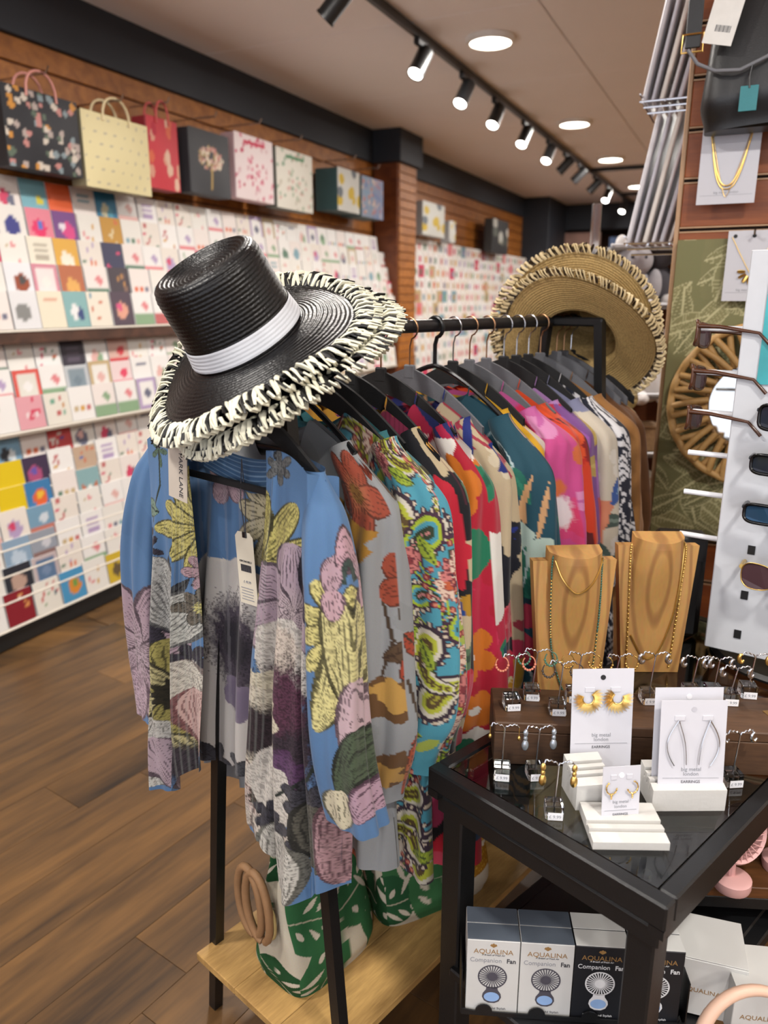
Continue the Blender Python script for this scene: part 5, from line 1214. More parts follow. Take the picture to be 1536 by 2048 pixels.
# ================================================================ lower shelf: fan cartons
NAVYBX = mat('box_slate', '4d5560', .5, noise=.06); WBX = mat('box_white', 'c9c9c6', .5, noise=.02); KBX = mat('box_black', '191b20', .45); GOLDP = mat('print_gold', 'a58150', .45, .3); FANG = mat('print_fan_grey', '4a4852', .6); FANW = mat('print_fan_white', 'd8dadd', .6); FBLUE = mat('print_blue', '8fb0dd', .5)
BXY = RX; bx0 = at_z(930, 2022, SHZ); BW_, BH_, BD_ = .084, .146, .034
def fan_box(k, row, dark, label, gap=.0015):
    P = bx0 + RX*(k*(BW_+gap)+BW_/2) + RY*(row*(BD_+.001)); M = frame(P, RX, RY, (0, 0, 1))
    t = thing('fan_carton', label, 'carton', M=M, group='fan cartons on the lower shelf')
    face, topm = (KBX, WBX) if dark else (WBX, NAVYBX)
    m = MB(); m.box((0, BD_/2, BH_/2-.0005), (BW_, BD_, BH_-.001), M, bev=.0008); m.build('carton_body', face, t)
    m = MB(); m.box((0, BD_/2, BH_), (BW_-.001, BD_-.001, .0012), M, bev=.0003); m.build('lid', topm, t)
    if row > 0: return
    tm = lambda z, x=0: M @ Matrix.Translation((x, -.0003, z)) @ Matrix.Rotation(PI/2, 4, 'X')
    ink = FANW if dark else INK; fan = FANW if dark else FANG
    m = MB(); m.add([(0, 0, 0), (.006, .004, 0), (.0035, .0075, 0), (0, .0045, 0), (-.0035, .0075, 0), (-.006, .004, 0)], [(0, 1, 2, 3, 4, 5)], None, tm(.1315)); m.lathe([(.001, 0), (.002, 0), (.002, .0002), (.001, .0002)], 10, tm(.138)); m.build('emblem', GOLDP, t, 0)
    text('AQUALINA', .0125, tm(.1195), GOLDP, 'lettering', t, ext=.0001); text('A Breath of Fresh Air', .0042, tm(.1155), ink, 'lettering', t, ext=.0001, shear=.3)
    text('Companion', .0120, tm(.1025, -.0115), FANW if dark else INKG, 'lettering', t, ext=.0001, sx=.9); text('Fan', .0120, tm(.1025, .029), ink, 'lettering', t, ext=.0001, bold=True, sx=.9)
    text('Powerful and Stylish', .0058, tm(.0085), ink, 'lettering', t, ext=.0001)
    # printed fan: ring, spokes, hub, handle
    m = MB(); c = Vector((0, 0, 0)); Mf = tm(.074)
    R0 = .0235
    ring = [(R0*math.cos(a), R0*math.sin(a)) for a in np.linspace(0, 2*PI, 48, endpoint=False)]; r2 = [(x*.9, y*.9) for x, y in ring]
    m.add([(x, y, .0001) for x, y in ring+r2], [(i, (i+1) % 48, 48+(i+1) % 48, 48+i) for i in range(48)], None, Mf)
    for k_ in range(28):
        a = 2*PI*k_/28; d_ = .045; m.add([(.008*math.cos(a-.09), .008*math.sin(a-.09), .0001), (.0215*math.cos(a-d_), .0215*math.sin(a-d_), .0001), (.0215*math.cos(a+d_), .0215*math.sin(a+d_), .0001), (.008*math.cos(a+.09), .008*math.sin(a+.09), .0001)], [(0, 1, 2, 3)], None, Mf)
    m.add([(.0082*math.cos(a), .0082*math.sin(a), .00012) for a in np.linspace(0, 2*PI, 24, endpoint=False)], [tuple(range(24))], None, Mf)
    hp = [(-.009, -.0205), (-.0095, -.026), (-.0145, -.034), (-.0155, -.041), (-.012, -.049), (-.005, -.053), (.005, -.053), (.012, -.049), (.0155, -.041), (.0145, -.034), (.0095, -.026), (.009, -.0205)]
    m.add([(x, y, .0001) for x, y in hp], [tuple(range(12))], None, Mf); m.build('printed_fan', fan, t, 0)
    m = MB(); m.add([(.0125*math.cos(a), -.0405+.0095*math.sin(a), .0003) for a in np.linspace(0, 2*PI, 28, endpoint=False)], [tuple(range(28))], None, Mf); m.build('printed_button', FBLUE, t, 0)
for k, dk, lb in ((0, 0, 'leftmost white fan carton on the lower shelf'), (1, 0, 'second white fan carton, left of the black one'), (2, 1, 'black fan carton left of the front table leg'), (3, 1, 'black fan carton behind the front table leg')):
    fan_box(k, 0, dk, lb)
    fan_box(k, 1, dk, 'carton lid right behind the ' + lb)
tr = thing('carton_tray', 'black scalloped card tray holding the fan cartons', 'tray', bx0 + RX*.17)
MTr = frame(bx0, RX, RY, (0, 0, 1))
m = MB(); poly = [(-.006, -.04)]
for k in range(4):
    for a in np.linspace(PI, 0, 9): poly.append((.042+k*.0855+.026*math.cos(a), -.012+.022*math.sin(a)))
poly = [(-.006, 0), (-.006, .012)]
for k in range(4):
    x0 = k*.0855+.002; poly += [(x0+.010+.0, .012)] if False else []
    poly += [(x0-.006+.048*0+.0, .012)] if False else []
    poly += [(x0+.0855/2*0+.014+.028*(1-math.cos(a))/2*2*.5+.0, .008+.014*math.sin(a)) for a in np.linspace(0, PI, 9)]
poly += [(.35, .012), (.35, 0)]
m.prism(poly, .002, MTr @ Matrix.Translation((0, -.004, 0)) @ Matrix.Rotation(PI/2, 4, 'X')); m.build('front_lip', BLACKM, tr, 20)
for x in (-.007, .351):
    m = MB(); m.box((x, .034, .045), (.002, .078, .09), MTr); m.build('side_wall', BLACKM, tr)
# white cartons in front of the tray and to the right
def plain_box(px, py, z, w_, d_, h_, rz, label, mt=WBX, brand=True):
    P = at_z(px, py, z); M = Matrix.Translation(P) @ Matrix.Rotation(rz, 4, 'Z'); t = thing('white_carton', label, 'carton', M=M)
    m = MB(); m.box((0, d_/2, h_/2-.001), (w_, d_, h_-.002), M, bev=.001); m.build('carton_body', mt, t)
    m = MB(); m.box((0, d_/2, h_), (w_-.001, d_-.001, .0016), M, bev=.0004); m.build('lid', WBX, t)
    if brand: text('AQUALINA', w_*.11, M @ Matrix.Translation((-w_*.12, -.0004, h_*.42)) @ Matrix.Rotation(PI/2, 4, 'X'), GOLDP, 'lettering', t, ext=.0001)
    return t
plain_box(1412, 2035, SHZ, .105, .10, .11, -.30, 'large white carton right of the front table leg')
plain_box(1530, 2085, SHZ, .11, .09, .10, -.12, 'nearest white carton at the lower right edge')
fr = at_z(1150, 2120, .36)
plain_box(1095, 2120, SHZ-.06, .09, .05, .05, -.05, 'white carton top at the bottom edge, left one', brand=False); plain_box(1195, 2128, SHZ-.06, .085, .05, .05, -.05, 'white carton top at the bottom edge, right one', brand=False)
BLUSH = mat('blush_silicone', 'd8b39c', .45, noise=.04)
c0 = at_y(1500, 2090, .88); P = []
for a in np.linspace(-.25*PI, 1.05*PI, 30): P.append(c0 + Vector((.085*math.cos(a), -.02+.03*math.sin(a), .09*math.sin(a))))
nf = thing('neck_fan', 'blush pink curved neck fan leaning on the white cartons', 'neck fan', c0)
m = MB(); m.tube(P, [.0075+.003*abs(math.cos(PI*i/29)) for i in range(30)], 12); m.build('collar_band', BLUSH, nf, 60)
m = MB(); m.ball(P[-1], (.014, .012, .016), 10); m.build('fan_end', BLUSH, nf, 60)
# ---------------------------------------------------------------- nested wooden table with pink fans
NWD = wood('nest_table_wood', '3a2413', '6e4526', .8, 'X', .4, 8., .02, .15)
NZ = .50; MN = frame((.545, 1.20, 0), RX, RY, (0, 0, 1))
nt_ = thing('nest_table', 'low nest table with brown wood top under the glass table', 'table', M=MN)
for q in range(4):
    m = MB(); m.box((.30, .04+.08*q, NZ-.012), (.60, .0792, .024), MN, bev=.0015); m.build('top_plank', NWD, nt_)
for x, y in ((.02, .02), (.58, .02), (.02, .30), (.58, .30)):
    m = MB(); m.box((x, y, (NZ-.05)/2), (.03, .03, NZ-.05), MN, bev=.002); m.build('leg', BLACKM, nt_)
for y in (.015, .305):
    m = MB(); m.box((.30, y, NZ-.038), (.60, .025, .026), MN, bev=.002); m.build('apron_bar', BLACKM, nt_)
PINK = mat('pink_plastic', 'd9a8a4', .4, noise=.03); PINKD = mat('pink_plastic_dark', 'b98480', .5)
def desk_fan(px, py, label, sc=1.):
    P = at_z(px, py, NZ); M = Matrix.Translation(P) @ Matrix.Rotation(.3, 4, 'Z'); t = thing('desk_fan', label, 'fan', M=M)
    m = MB(); m.lathe([(.001, 0), (.032*sc, 0), (.034*sc, .006), (.034*sc, .020), (.028*sc, .024), (.001, .024)], 28, M); m.build('base', PINK, t)
    m = MB(); m.tube([M @ Vector((0, .005, .02)), M @ Vector((0, .008, .07)), M @ Vector((0, 0, .10))], .008, 10); m.build('stem', PINK, t)
    Mh = M @ Matrix.Translation((0, -.005, .115)) @ Matrix.Rotation(PI/2-.2, 4, 'X'); R0 = .048*sc
    m = MB(); m.lathe([(R0, -.012), (R0+.004, -.008), (R0+.004, .008), (R0, .012), (R0-.005, .008), (R0-.005, -.008), (R0, -.012)], 36, Mh, cap=False)
    for k in range(22):
        a = 2*PI*k/22; m.tube([Mh @ Vector((.012*math.cos(a), .012*math.sin(a), .011)), Mh @ Vector((R0*math.cos(a+.25), R0*math.sin(a+.25), .010))], .0011, 5)
    m.build('grille', PINK, t, 40)
    m = MB(); m.lathe([(.001, .005), (.013, .005), (.014, .009), (.012, .014), (.001, .015)], 20, Mh); m.build('hub', PINKD, t)
desk_fan(1462, 1772, 'pink desk fan on the brown nest table, its base in view')
desk_fan(1560, 1735, 'pink desk fan cut by the right edge under the glass table')
# ================================================================ slat panel at the right
GE = Vector((.907, -.421, 0)).normalized(); GN = Vector((-.421, -.907, 0)).normalized(); G0 = Vector((.832, 2.30, 0))
MG = frame(G0, GE, -GN, (0, 0, 1))          # local x right along the panel, -y towards the camera
def gp(px, py, off=0.): 
    P = at_pl(px, py, G0+GN*off, GN); q = P-(G0+GN*off); return q.dot(GE), P.z
PANW = wood('panel_cherry', '6e3413', '96501f', .8, 'X', .4, 6., .05, .05); ALU = mat('panel_edge', 'b08d6c', .5)
pan = thing('slat_panel', 'brown slatted display panel at the right with pale groove lips', 'display panel', M=MG)
PW = 1.5
m = MB(); m.box((PW/2, .02, 1.5), (PW, .024, 2.98), MG); m.build('backing', GAPM, pan)
m = MB(); m.box((-.006, .012, 1.5), (.012, .044, 2.98), MG, bev=.002); m.build('edge_strip', ALU, pan)
zs = [gp(1378, 262)[1], gp(1310, 965)[1]]; sp = .128; z0 = zs[0]
k = -19
while z0+k*sp < 2.95:
    za, zb = z0+k*sp+.008, z0+(k+1)*sp-.008
    if zb > .05:
        za = max(za, .01); zb = min(zb, 2.98)
        m = MB(); m.box((PW/2, -.001, (za+zb)/2), (PW-.002, .018, zb-za), MG, bev=.002); m.build('slat_board', PANW, pan)
        for zz in (za-.002, zb+.002):
            m = MB(); m.box((PW/2, -.003, zz), (PW-.002, .015, .004), MG); m.build('groove_lip', ALU, pan)
    k += 1
# side face of the panel block, running back
m = MB(); m.box((.012, .255, 1.5), (.024, .42, 2.96), MG); m.build('side_board', PANW, pan)
# ---------------------------------------------------------------- leaf-print board behind the mirror
x0, zt = gp(1362, 482); x1, zb = gp(1300, 1060); x0 = (x0+x1)/2
U, V = np.meshgrid(np.linspace(0, .62, 200), np.linspace(0, zt-zb, 260), indexing='ij'); P = Print(U, V, '918e64'); r = random.Random(5)
P.put(P.noise(4, 3) > 0, '8a8a60', .6)
for k in range(170):
    x, y, a, L = r.uniform(-.05, .66), r.uniform(-.05, zt-zb+.05), r.random()*6.28, r.uniform(.10, .17); P.leaf(x, y, L, L*.42, a, r.choice(['8f8c62', '9a966a', '85845c']), 'd6d0a2', side=8)
lb = thing('leaf_board', 'green leaf-print panel hanging on the slats behind the mirror', 'panel', G0+GE*x0+GN*.03+Vector((0, 0, zb)))
A = np.zeros((200, 260, 3))
for i in range(3): A[..., i] = (G0[i]+GE[i]*(x0+U)+GN[i]*.042)+(zb+V if i == 2 else 0)
m = MB(); m.grid(A, col=P.col); m.build('leaf_face', vcmat('leaf_print', .7, .2, 500.), lb, 180)
m = MB(); m.box((x0+.31, -.026, (zt+zb)/2), (.62, .030, zt-zb), MG, bev=.003); m.build('board', mat('board_edge', '8a8660', .7), lb)
# ---------------------------------------------------------------- rattan mirror
mx, mz = gp(1508, 812, .07); RO = (mx-gp(1345, 812, .07)[0]); RO = .225
MM = MG @ Matrix.Translation((mx, -.065, mz)) @ Matrix.Rotation(PI/2, 4, 'X')
mir = thing('rattan_mirror', 'round mirror in a rattan stick frame on the leaf panel', 'mirror', M=MG @ Matrix.Translation((mx, -.065, mz-RO)))
m = MB(); m.lathe([(.001, .004), (.125, .004), (.125, -.004), (.001, -.004)], 48, MM); m.build('mirror_glass', mat('mirror_silver', 'd8dcdc', .02, 1., noise=0), mir)
RAT = mat('rattan', 'b08a54', .55, noise=.3, nscale=60, bump=.2); RATD = mat('rattan_dark', '7a5a34', .6, noise=.3, nscale=60)
r = random.Random(2)
for k in range(60):
    a = 2*PI*k/60+r.uniform(-.02, .02); b = a+r.uniform(.05, .16)*(1 if k % 2 else -1); dz = .006*(1 if k % 2 else -1)
    m = MB(); m.tube([MM @ Vector((.118*math.cos(a), .118*math.sin(a), .008+dz)), MM @ Vector((.165*math.cos((a+b)/2), .165*math.sin((a+b)/2), .012+dz)), MM @ Vector(((RO-.012)*math.cos(b), (RO-.012)*math.sin(b), .008+dz))], .0095, 7); m.build('rattan_stick', RAT, mir, 60)
for R_, q in ((RO-.008, .011), (.122, .007)):
    m = MB(); m.tube([MM @ Vector((R_*math.cos(a), R_*math.sin(a), .008+.006*math.sin(a*20))) for a in np.linspace(0, 2*PI, 90, endpoint=False)], q, 7, closed=True); m.build('rattan_hoop', RAT if q > .01 else RATD, mir, 60)
# ---------------------------------------------------------------- necklace cards on hooks
def neck_card(pxs, label, chains, off=.07):
    (ax_, ay), (bx_, by) = pxs; xa, za = gp(ax_, ay, off); xb, zb_ = gp(bx_, by, off); w_ = xb-xa; h_ = za-zb_
    M = MG @ Matrix.Translation(((xa+xb)/2, -off, zb_)); t = thing('necklace_card', label, 'necklace card', M=M, group='necklace cards on the slat panel')
    m = MB(); m.box((0, 0, h_/2), (w_, .0012, h_), M); m.build('card', WHITECARD, t, 0)
    for x in (-.36, 0, .36):
        m = MB(); m.lathe([(.001, -.0003), (.005, -.0003), (.005, .0004), (.001, .0004)], 16, M @ Matrix.Translation((x*w_, -.0009, h_-.014)) @ Matrix.Rotation(PI/2, 4, 'X')); m.build('punched_hole', mat('hole_dark', '1b1b1d', .6), t)
    m = MB(); m.box((0, -.0009, .022), (w_*.9, .0003, .0006), M); m.build('printed_line', INKG, t)
    text('big metal london', .009, M @ Matrix.Translation((0, -.0009, .026)) @ Matrix.Rotation(PI/2, 4, 'X'), INKG, 'lettering', t, ext=.0001)
    hk = MB(); hk.tube([M @ Vector((0, off-.01, h_-.010)), M @ Vector((0, -.03, h_-.010)), M @ Vector((0, -.036, h_-.002))], .003, 8); hk.build('wall_hook', CHROME, label='chrome hook through the ' + label.split(' with')[0], cat='hook', group='slat wall hooks')
    nk = thing('necklace', label.split(' with ')[1] + ' on its white card', 'necklace', M @ Vector((0, -.003, h_*.4)))
    for (hw_, dp, rr_, pw) in chains:
        m = MB(); m.tube([M @ Vector((hw_*w_*k, -.004, h_-.016-dp*h_*(1-abs(k)**pw))) for k in np.linspace(-1, 1, 41)], rr_, 6); m.build('chain', GOLD, nk)
    return M, h_, w_, nk
neck_card(((1408, 246), (1508, 405)), 'upper necklace card with layered gold chains', [(.36, .70, .0021, 2.2), (.35, .74, .0016, 2.6), (.34, .84, .0008, 1.3)])
M, h_, w_, nk = neck_card(((1458, 462), (1546, 602)), 'lower necklace card with gold fan pendant chain', [(.42, .52, .0009, 1.05)])
m = MB()
for k in range(7):
    a = PI+PI*(k+.0)/6; d_ = Vector((math.cos(a), 0, math.sin(a))); c = Vector((0, -.006, h_*.42)); m.tube([M @ (c+d_*.012), M @ (c+d_*.024), M @ (c+d_*.032)], [.004, .0065, .004], 8, flat=.4)
m.build('fan_pendant', GOLD, nk)
# ---------------------------------------------------------------- black leather handbag
LEA = mat('black_leather', '121214', .42, noise=.2, nscale=80, bump=.2, bscale=350, spec=.6); LEAP = mat('grey_piping', '74757a', .5)
hx, hz = gp(1400, 262, .14); hx2, hz2 = gp(1385, -40, .14)
bag = thing('handbag', 'black leather handbag hanging at the upper right corner', 'handbag', M=MG @ Matrix.Translation((hx+.17, -.10, hz)))
nu, nv = 40, 40; Uu, Vv = np.meshgrid(np.linspace(0, 2*PI, nu, endpoint=False), np.linspace(0, 1, nv), indexing='ij')
cu = np.sign(np.cos(Uu))*np.abs(np.cos(Uu))**.4; cs = np.sign(np.sin(Uu))*np.abs(np.sin(Uu))**.5
hwid = (.185-.03*Vv)*(1-.10*(1-smooth01(Vv*6))); dep = .065*(1-.55*Vv)*(.6+.4*smooth01(Vv*5))
A = np.stack([hx+.175+hwid*cu, -.115+dep*cs*(1+.06*np.sin(cu*7+Vv*5))-.012*np.sin(Vv*PI), hz+(hz2-hz+.02)*Vv+.006*np.cos(cu*3)], -1)
m = MB(); m.grid(A, cu=True, M=MG); n0 = len(A); m.add(A[:, 0], [tuple(range(nu))], None, MG); m.add(A[:, -1], [tuple(range(nu))], None, MG); m.build('bag_body', LEA, bag, 60)
m = MB(); yy = -.19; pts = [gp(1376, 100, .2), gp(1395, 128, .2), gp(1430, 142, .2), gp(1480, 140, .2), gp(1536, 112, .2), gp(1600, 60, .2)]
m.tube([MG @ Vector((x, -.2, z)) for x, z in pts], .0045, 8); m.build('piped_strap', LEAP, bag, 60)
sx, sz = gp(1388, 60, .19)
m = MB(); m.box((sx, -.19, sz+.12), (.036, .006, .32), MG, bev=.002); m.build('side_strap', LEA, bag)
m = MB(); m.tube([MG @ Vector((sx+a*.024, -.196, sz-.03+b*.02)) for a, b in ((-1, -1), (1, -1), (1, 1), (-1, 1))], .0028, 6, closed=True); m.build('buckle', GOLD, bag)
m = MB(); m.box((hx+.19, -.2, hz+.10), (.008, .005, .028), MG, bev=.001); m.build('clasp', GOLD, bag)
tx, tz = gp(1432, 88, .22)
tg = thing('price_tag', 'white price tag with barcode on the black handbag', 'tag', M=MG @ Matrix.Translation((tx, -.215, tz)) @ Matrix.Rotation(.22, 4, 'Y')); MTg = parent_world(tg)
m = MB(); m.box((0, 0, .065), (.068, .001, .13), MTg); m.build('card', mat('tag_white', 'e4e2dc', .6), tg, 0)
text('BLACK HANDBAG', .0068, MTg @ Matrix.Translation((0, -.0008, .098)) @ Matrix.Rotation(PI/2, 4, 'X'), INK, 'lettering', tg, ext=.0001)
m = MB(); [m.box((-.012+.003*k, -.0008, .034), (.0012 if k % 3 else .002, .0003, .014), MTg) for k in range(12)]; m.build('barcode', INK, tg, 0, kind='stuff')
tx, tz = gp(1494, 222, .2)
lt = thing('leather_tag', 'small teal leather tag dangling from the handbag', 'tag', M=MG @ Matrix.Translation((tx, -.2, tz)))
MLt = parent_world(lt); m = MB(); m.box((0, 0, .028), (.040, .002, .056), MLt, bev=.0008); m.build('tag_body', mat('teal_leather', '2f7f86', .5, bump=.2), lt)
m = MB(); m.tube([MLt @ Vector((0, 0, .05)), MLt @ Vector((-.003, 0, .075)), MLt @ Vector((0, 0, .10))], .003, 6); m.build('loop', LEA, lt)
# ---------------------------------------------------------------- sheaves of white envelopes in wire racks on the panel's side
def sheaf(pxb, pyb, h_, n, label, wl):
    x, z = gp(pxb, pyb, -.08)
    rk = thing('wire_rack', f'chrome wire rack holding the {wl} white sleeves', 'wire rack', M=MG @ Matrix.Translation((x, .08, z)))
    MK = parent_world(rk)
    for q in range(3):
        m = MB(); m.tube([MK @ Vector((-.03+.03*q*.4, -.02, -.008*q*2)), MK @ Vector((.19, -.02, -.008*q*2))], .0028, 6); m.build('wire', CHROME, rk)
        m = MB(); m.tube([MK @ Vector((-.02+.06*q, -.03, -.004)), MK @ Vector((-.02+.06*q, .25, -.004))], .0028, 6); m.build('wire', CHROME, rk)
    lip = MB(); lip.tube([MK @ Vector((-.03, -.02, .02)), MK @ Vector((-.03, .25, .02))], .0028, 6); lip.build('front_wire', CHROME, rk)
    for q in range(n):
        Mq = MK @ Matrix.Translation((-.022+.024*q, 0, .002)) @ Matrix.Rotation(.17+.012*q, 4, 'Y')
        m = MB(); m.box((0, .10, h_/2), (.013-.003*(q % 2), .20, h_), Mq, bev=.003); m.build('paper_sleeve', mat('sleeve_white_%d' % (q % 3), ('cfcdd2', 'bdbcc6', 'd6d0ca')[q % 3], .35), label=f'{wl} white paper sleeve in the wire rack, {ordw[q]} from left', cat='paper sleeve', group='paper sleeves in the wire racks')
sheaf(1303, 205, .30, 6, '', 'upper')
sheaf(1270, 488, .37, 6, '', 'lower')
# ---------------------------------------------------------------- rotating sunglasses stand
SG0 = at_z(1408, 1292, .84); SE = Vector((.82, -.57, 0)).normalized(); SN = Vector((-.57, -.82, 0)).normalized()
MS = frame((SG0.x, SG0.y, TZ), SE, -SN, (0, 0, 1)); WPAN = mat('stand_white', 'c3c6cb', .35, noise=.04)
st = thing('sunglasses_stand', 'white rotating sunglasses stand at the right edge', 'display stand', M=MS)
m = MB(); m.box((.14, .006, .40+.04), (.28, .012, .80), MS, bev=.002); m.build('front_face', WPAN, st)
m = MB(); m.box((.006, .148, .44), (.012, .27, .80), MS, bev=.002); m.build('side_face', WPAN, st)
m = MB(); m.box((.274, .148, .44), (.012, .27, .80), MS, bev=.002); m.build('side_face', WPAN, st)
m = MB(); m.lathe([(.001, .0), (.17, .0), (.172, .006), (.165, .014), (.001, .014)], 48, MS @ Matrix.Translation((.16, .14, .002))); m.build('base_plate', BLACKM, st)
m = MB(); m.lathe([(.001, .014), (.012, .014), (.012, .06), (.001, .06)], 16, MS @ Matrix.Translation((.16, .14, 0))); m.build('spindle', CHROME, st)
def sp_(px, py, off=0.):
    P = at_pl(px, py, SG0+SN*off, SN); q = P-(SG0+SN*off); return q.dot(SE), P.z-TZ
HOL = mat('slot_dark', '0b0b0c', .6)
for px, py in ((1503, 1100), (1489, 1190), (1475, 1268)):
    x, z = sp_(px, py); m = MB(); m.box((x, -.0005, z), (.0135, .003, .018), MS); m.build('slot', HOL, st)
x, z = sp_(1513, 768); m = MB(); m.box((x+.09, -.002, z+.10), (.18, .003, .20), MS)
pst = thing('beach_poster', 'teal beach poster on the sunglasses stand', 'poster', M=MS @ Matrix.Translation((x+.09, -.002, z)))
m.build('print', mat('poster_teal', '3aa0a8', .4, noise=.75, nscale=9), pst)
FRB = mat('frame_black', '0d0e10', .2); LENS = mat('lens_dark', '1d2430', .08, spec=.8); LENSB = mat('lens_blue', '3a5a78', .06, .5); LENSP = mat('lens_plum', '4a3438', .15); TORT = mat('tortoise', '4a2a18', .25, noise=.6, nscale=50)
def sunglasses(M, fr, ln, label, sh='wrap', w_=.14):
    t = thing('sunglasses', label, 'sunglasses', M=M, group='sunglasses on the stand'); h_ = {'wrap': .036, 'sq': .046, 'avi': .052}[sh]
    for s_ in (-1, 1):
        cx = s_*w_*.26; a = np.linspace(0, 2*PI, 28, endpoint=False); pw = {'wrap': .55, 'sq': .5, 'avi': .8}[sh]
        out = [(cx+w_*.225*math.copysign(abs(math.cos(x))**pw, math.cos(x)), -.012*(1-((cx+w_*.2*math.cos(x))/(w_*.5))**2), h_*.5*math.copysign(abs(math.sin(x))**pw, math.sin(x))*(1.0 if sh != 'avi' else (1-.12*math.cos(x)*s_*-1))) for x in a]
        m = MB(); m.tube([M @ Vector(p) for p in out], .0034 if sh != 'avi' else .0012, 7, closed=True); m.build('rim', fr, t, 60)
        m = MB(); m.add([M @ Vector((p[0], p[1]+.001, p[2])) for p in out], [tuple(range(28))]); m.build('lens', ln, t, 0)
        m = MB(); m.tube([M @ Vector((s_*w_*.49, 0, h_*.25)), M @ Vector((s_*w_*.51, .04, h_*.22)), M @ Vector((s_*w_*.50, .11, .0)), M @ Vector((s_*w_*.47, .135, -.025))], [.005, .004, .003, .0035], 7); m.build('temple', fr, t, 60)
    m = MB(); m.tube([M @ Vector((-w_*.05, -.013, h_*.2)), M @ Vector((0, -.015, h_*.28)), M @ Vector((w_*.05, -.013, h_*.2))], .003, 7); m.build('bridge', fr, t, 60)
for px, py, fr, ln, lb, sh in ((1516, 832, FRB, LENS, 'black square sunglasses, topmost on the white stand', 'sq'), (1500, 925, FRB, LENS, 'black wraparound sunglasses, second from top', 'wrap'), (1486, 1022, FRB, LENSB, 'black wraparound sunglasses with blue lenses', 'wrap'), (1480, 1145, GOLD, LENSP, 'aviator sunglasses with plum gradient lenses', 'avi')):
    x, z = sp_(px, py, .05); M = MS @ Matrix.Translation((x+.07, -.05, z)); sunglasses(M, fr, ln, lb, sh)
    m = MB(); m.tube([M @ Vector((0, .045, .0)), M @ Vector((0, -.004, .0))], .004, 8); pg = m.build('peg', PLASTICW, st)
for i, py in enumerate((660, 752, 836, 922, 1004, 1092)):
    # pegs out of the left face
    x0_, z0_ = sp_(1500-.142*(py-640), py)
    a = MS @ Vector((0, .05, z0_)); b = MS @ Vector((-.085, .05, z0_))
    m = MB(); m.tube([a, b], .0055, 10); m.build('peg', PLASTICW, st)
    if i < 3:
        Mt = frame(MS @ Vector((-.078, .05, z0_-.012)), -SN, SE, (0, 0, 1)) @ Matrix.Rotation(0, 4, 'Z')
        sunglasses(Mt @ Matrix.Rotation(.12, 4, 'Y'), TORT, LENSP, f'tortoiseshell sunglasses on the {("top", "second", "third")[i]} white side peg', 'sq', .115)
ep, ez = MS @ Vector((-.07, .05, 0)), 0
# ---------------------------------------------------------------- black case behind the taller bust
P = at_y(1362, 1062, 1.66); MC = Matrix.Translation((P.x, P.y, TZ+.001)) @ Matrix.Rotation(-.25, 4, 'Z')
cs_ = thing('black_case', 'black leather case standing behind the taller bust', 'case', M=MC)
m = MB(); m.box((0, .0, (P.z-TZ)/2), (.115, .05, P.z-TZ), MC, bev=.012); m.build('case_body', LEA, cs_, 40)
m = MB(); m.box((0, -.0255, (P.z-TZ)*.85), (.11, .003, .05), MC, bev=.002); m.build('flap', LEA, cs_)
# ---------------------------------------------------------------- plush toys and stock behind the straw hats
PLU = mat('grey_plush', 'a5a3a8', .95, noise=.2, nscale=30, bump=.5, bscale=120); PLW = mat('white_plush', 'd8d4d2', .95, noise=.1, bump=.4, bscale=120); PLD = mat('dark_plush', '4c4a50', .95)
def plush(px, py, y, sc, body, label):
    P = at_y(px, py, y); M = Matrix.Translation(P); t = thing('plush_toy', label, 'plush toy', P - Vector((0, 0, .12*sc)))
    m = MB(); m.ball(P+Vector((0, 0, -.05*sc)), (.085*sc, .07*sc, .095*sc), 14); m.build('body', body, t, 60)
    hd = MB(); hd.ball(P+Vector((0, -.02, .07*sc)), (.07*sc, .065*sc, .062*sc), 14); hd = hd.build('head', body, t, 60)
    for s_ in (-1, 1):
        m = MB(); m.ball(P+Vector((s_*.05*sc, -.01, .13*sc)), (.024*sc, .014*sc, .034*sc), 10); m.build('ear', PLW, hd, 60)
        m = MB(); m.ball(P+Vector((s_*.025*sc, -.078*sc, .08*sc)), .007*sc, 8); m.build('eye', PLD, hd, 60)
        m = MB(); m.ball(P+Vector((s_*.08*sc, -.03, -.02*sc)), (.028*sc, .03*sc, .06*sc), 10); m.build('arm', body, t, 60)
        m = MB(); m.ball(P+Vector((s_*.05*sc, -.06*sc, -.12*sc)), (.034*sc, .05*sc, .03*sc), 10); m.build('foot', PLW, t, 60)
back = thing('stock_shelf', 'white wire stock shelf behind the straw hats', 'shelf', at_y(1270, 900, 2.95))
zz = [at_y(1270, y, 2.95).z for y in (500, 615, 790, 905, 1010)]; xl = at_y(1195, 700, 2.95).x; xr_ = at_y(1320, 700, 2.95).x+.1
for z in zz:
    m = MB(); m.box(((xl+xr_)/2, 3.0, z), (xr_-xl, .25, .012), bev=.002); m.build('shelf_plate', mat('shelf_grey', '8d8a86', .5), back)
    m = MB(); m.tube([(xl, 2.87, z+.012), (xr_, 2.87, z+.012)], .005, 6); m.build('front_wire', PLASTICW, back)
m = MB(); m.box(((xl+xr_)/2, 3.14, zz[0]/2), (xr_-xl, .02, zz[0])); m.build('back_board', SLATD, back)
for x in (xl, xr_):
    m = MB(); m.box((x, 3.1, .95), (.03, .03, 1.9), bev=.003); m.build('upright', CHROME, back)
plush(1262, 560, 2.93, .95, PLU, 'grey plush toy with white ears behind the straw hat')
plush(1308, 545, 2.97, .85, PLD, 'dark grey plush toy next to the slat panel edge')
plush(1300, 735, 2.95, .9, PLW, 'white plush toy on the second shelf behind the hat')
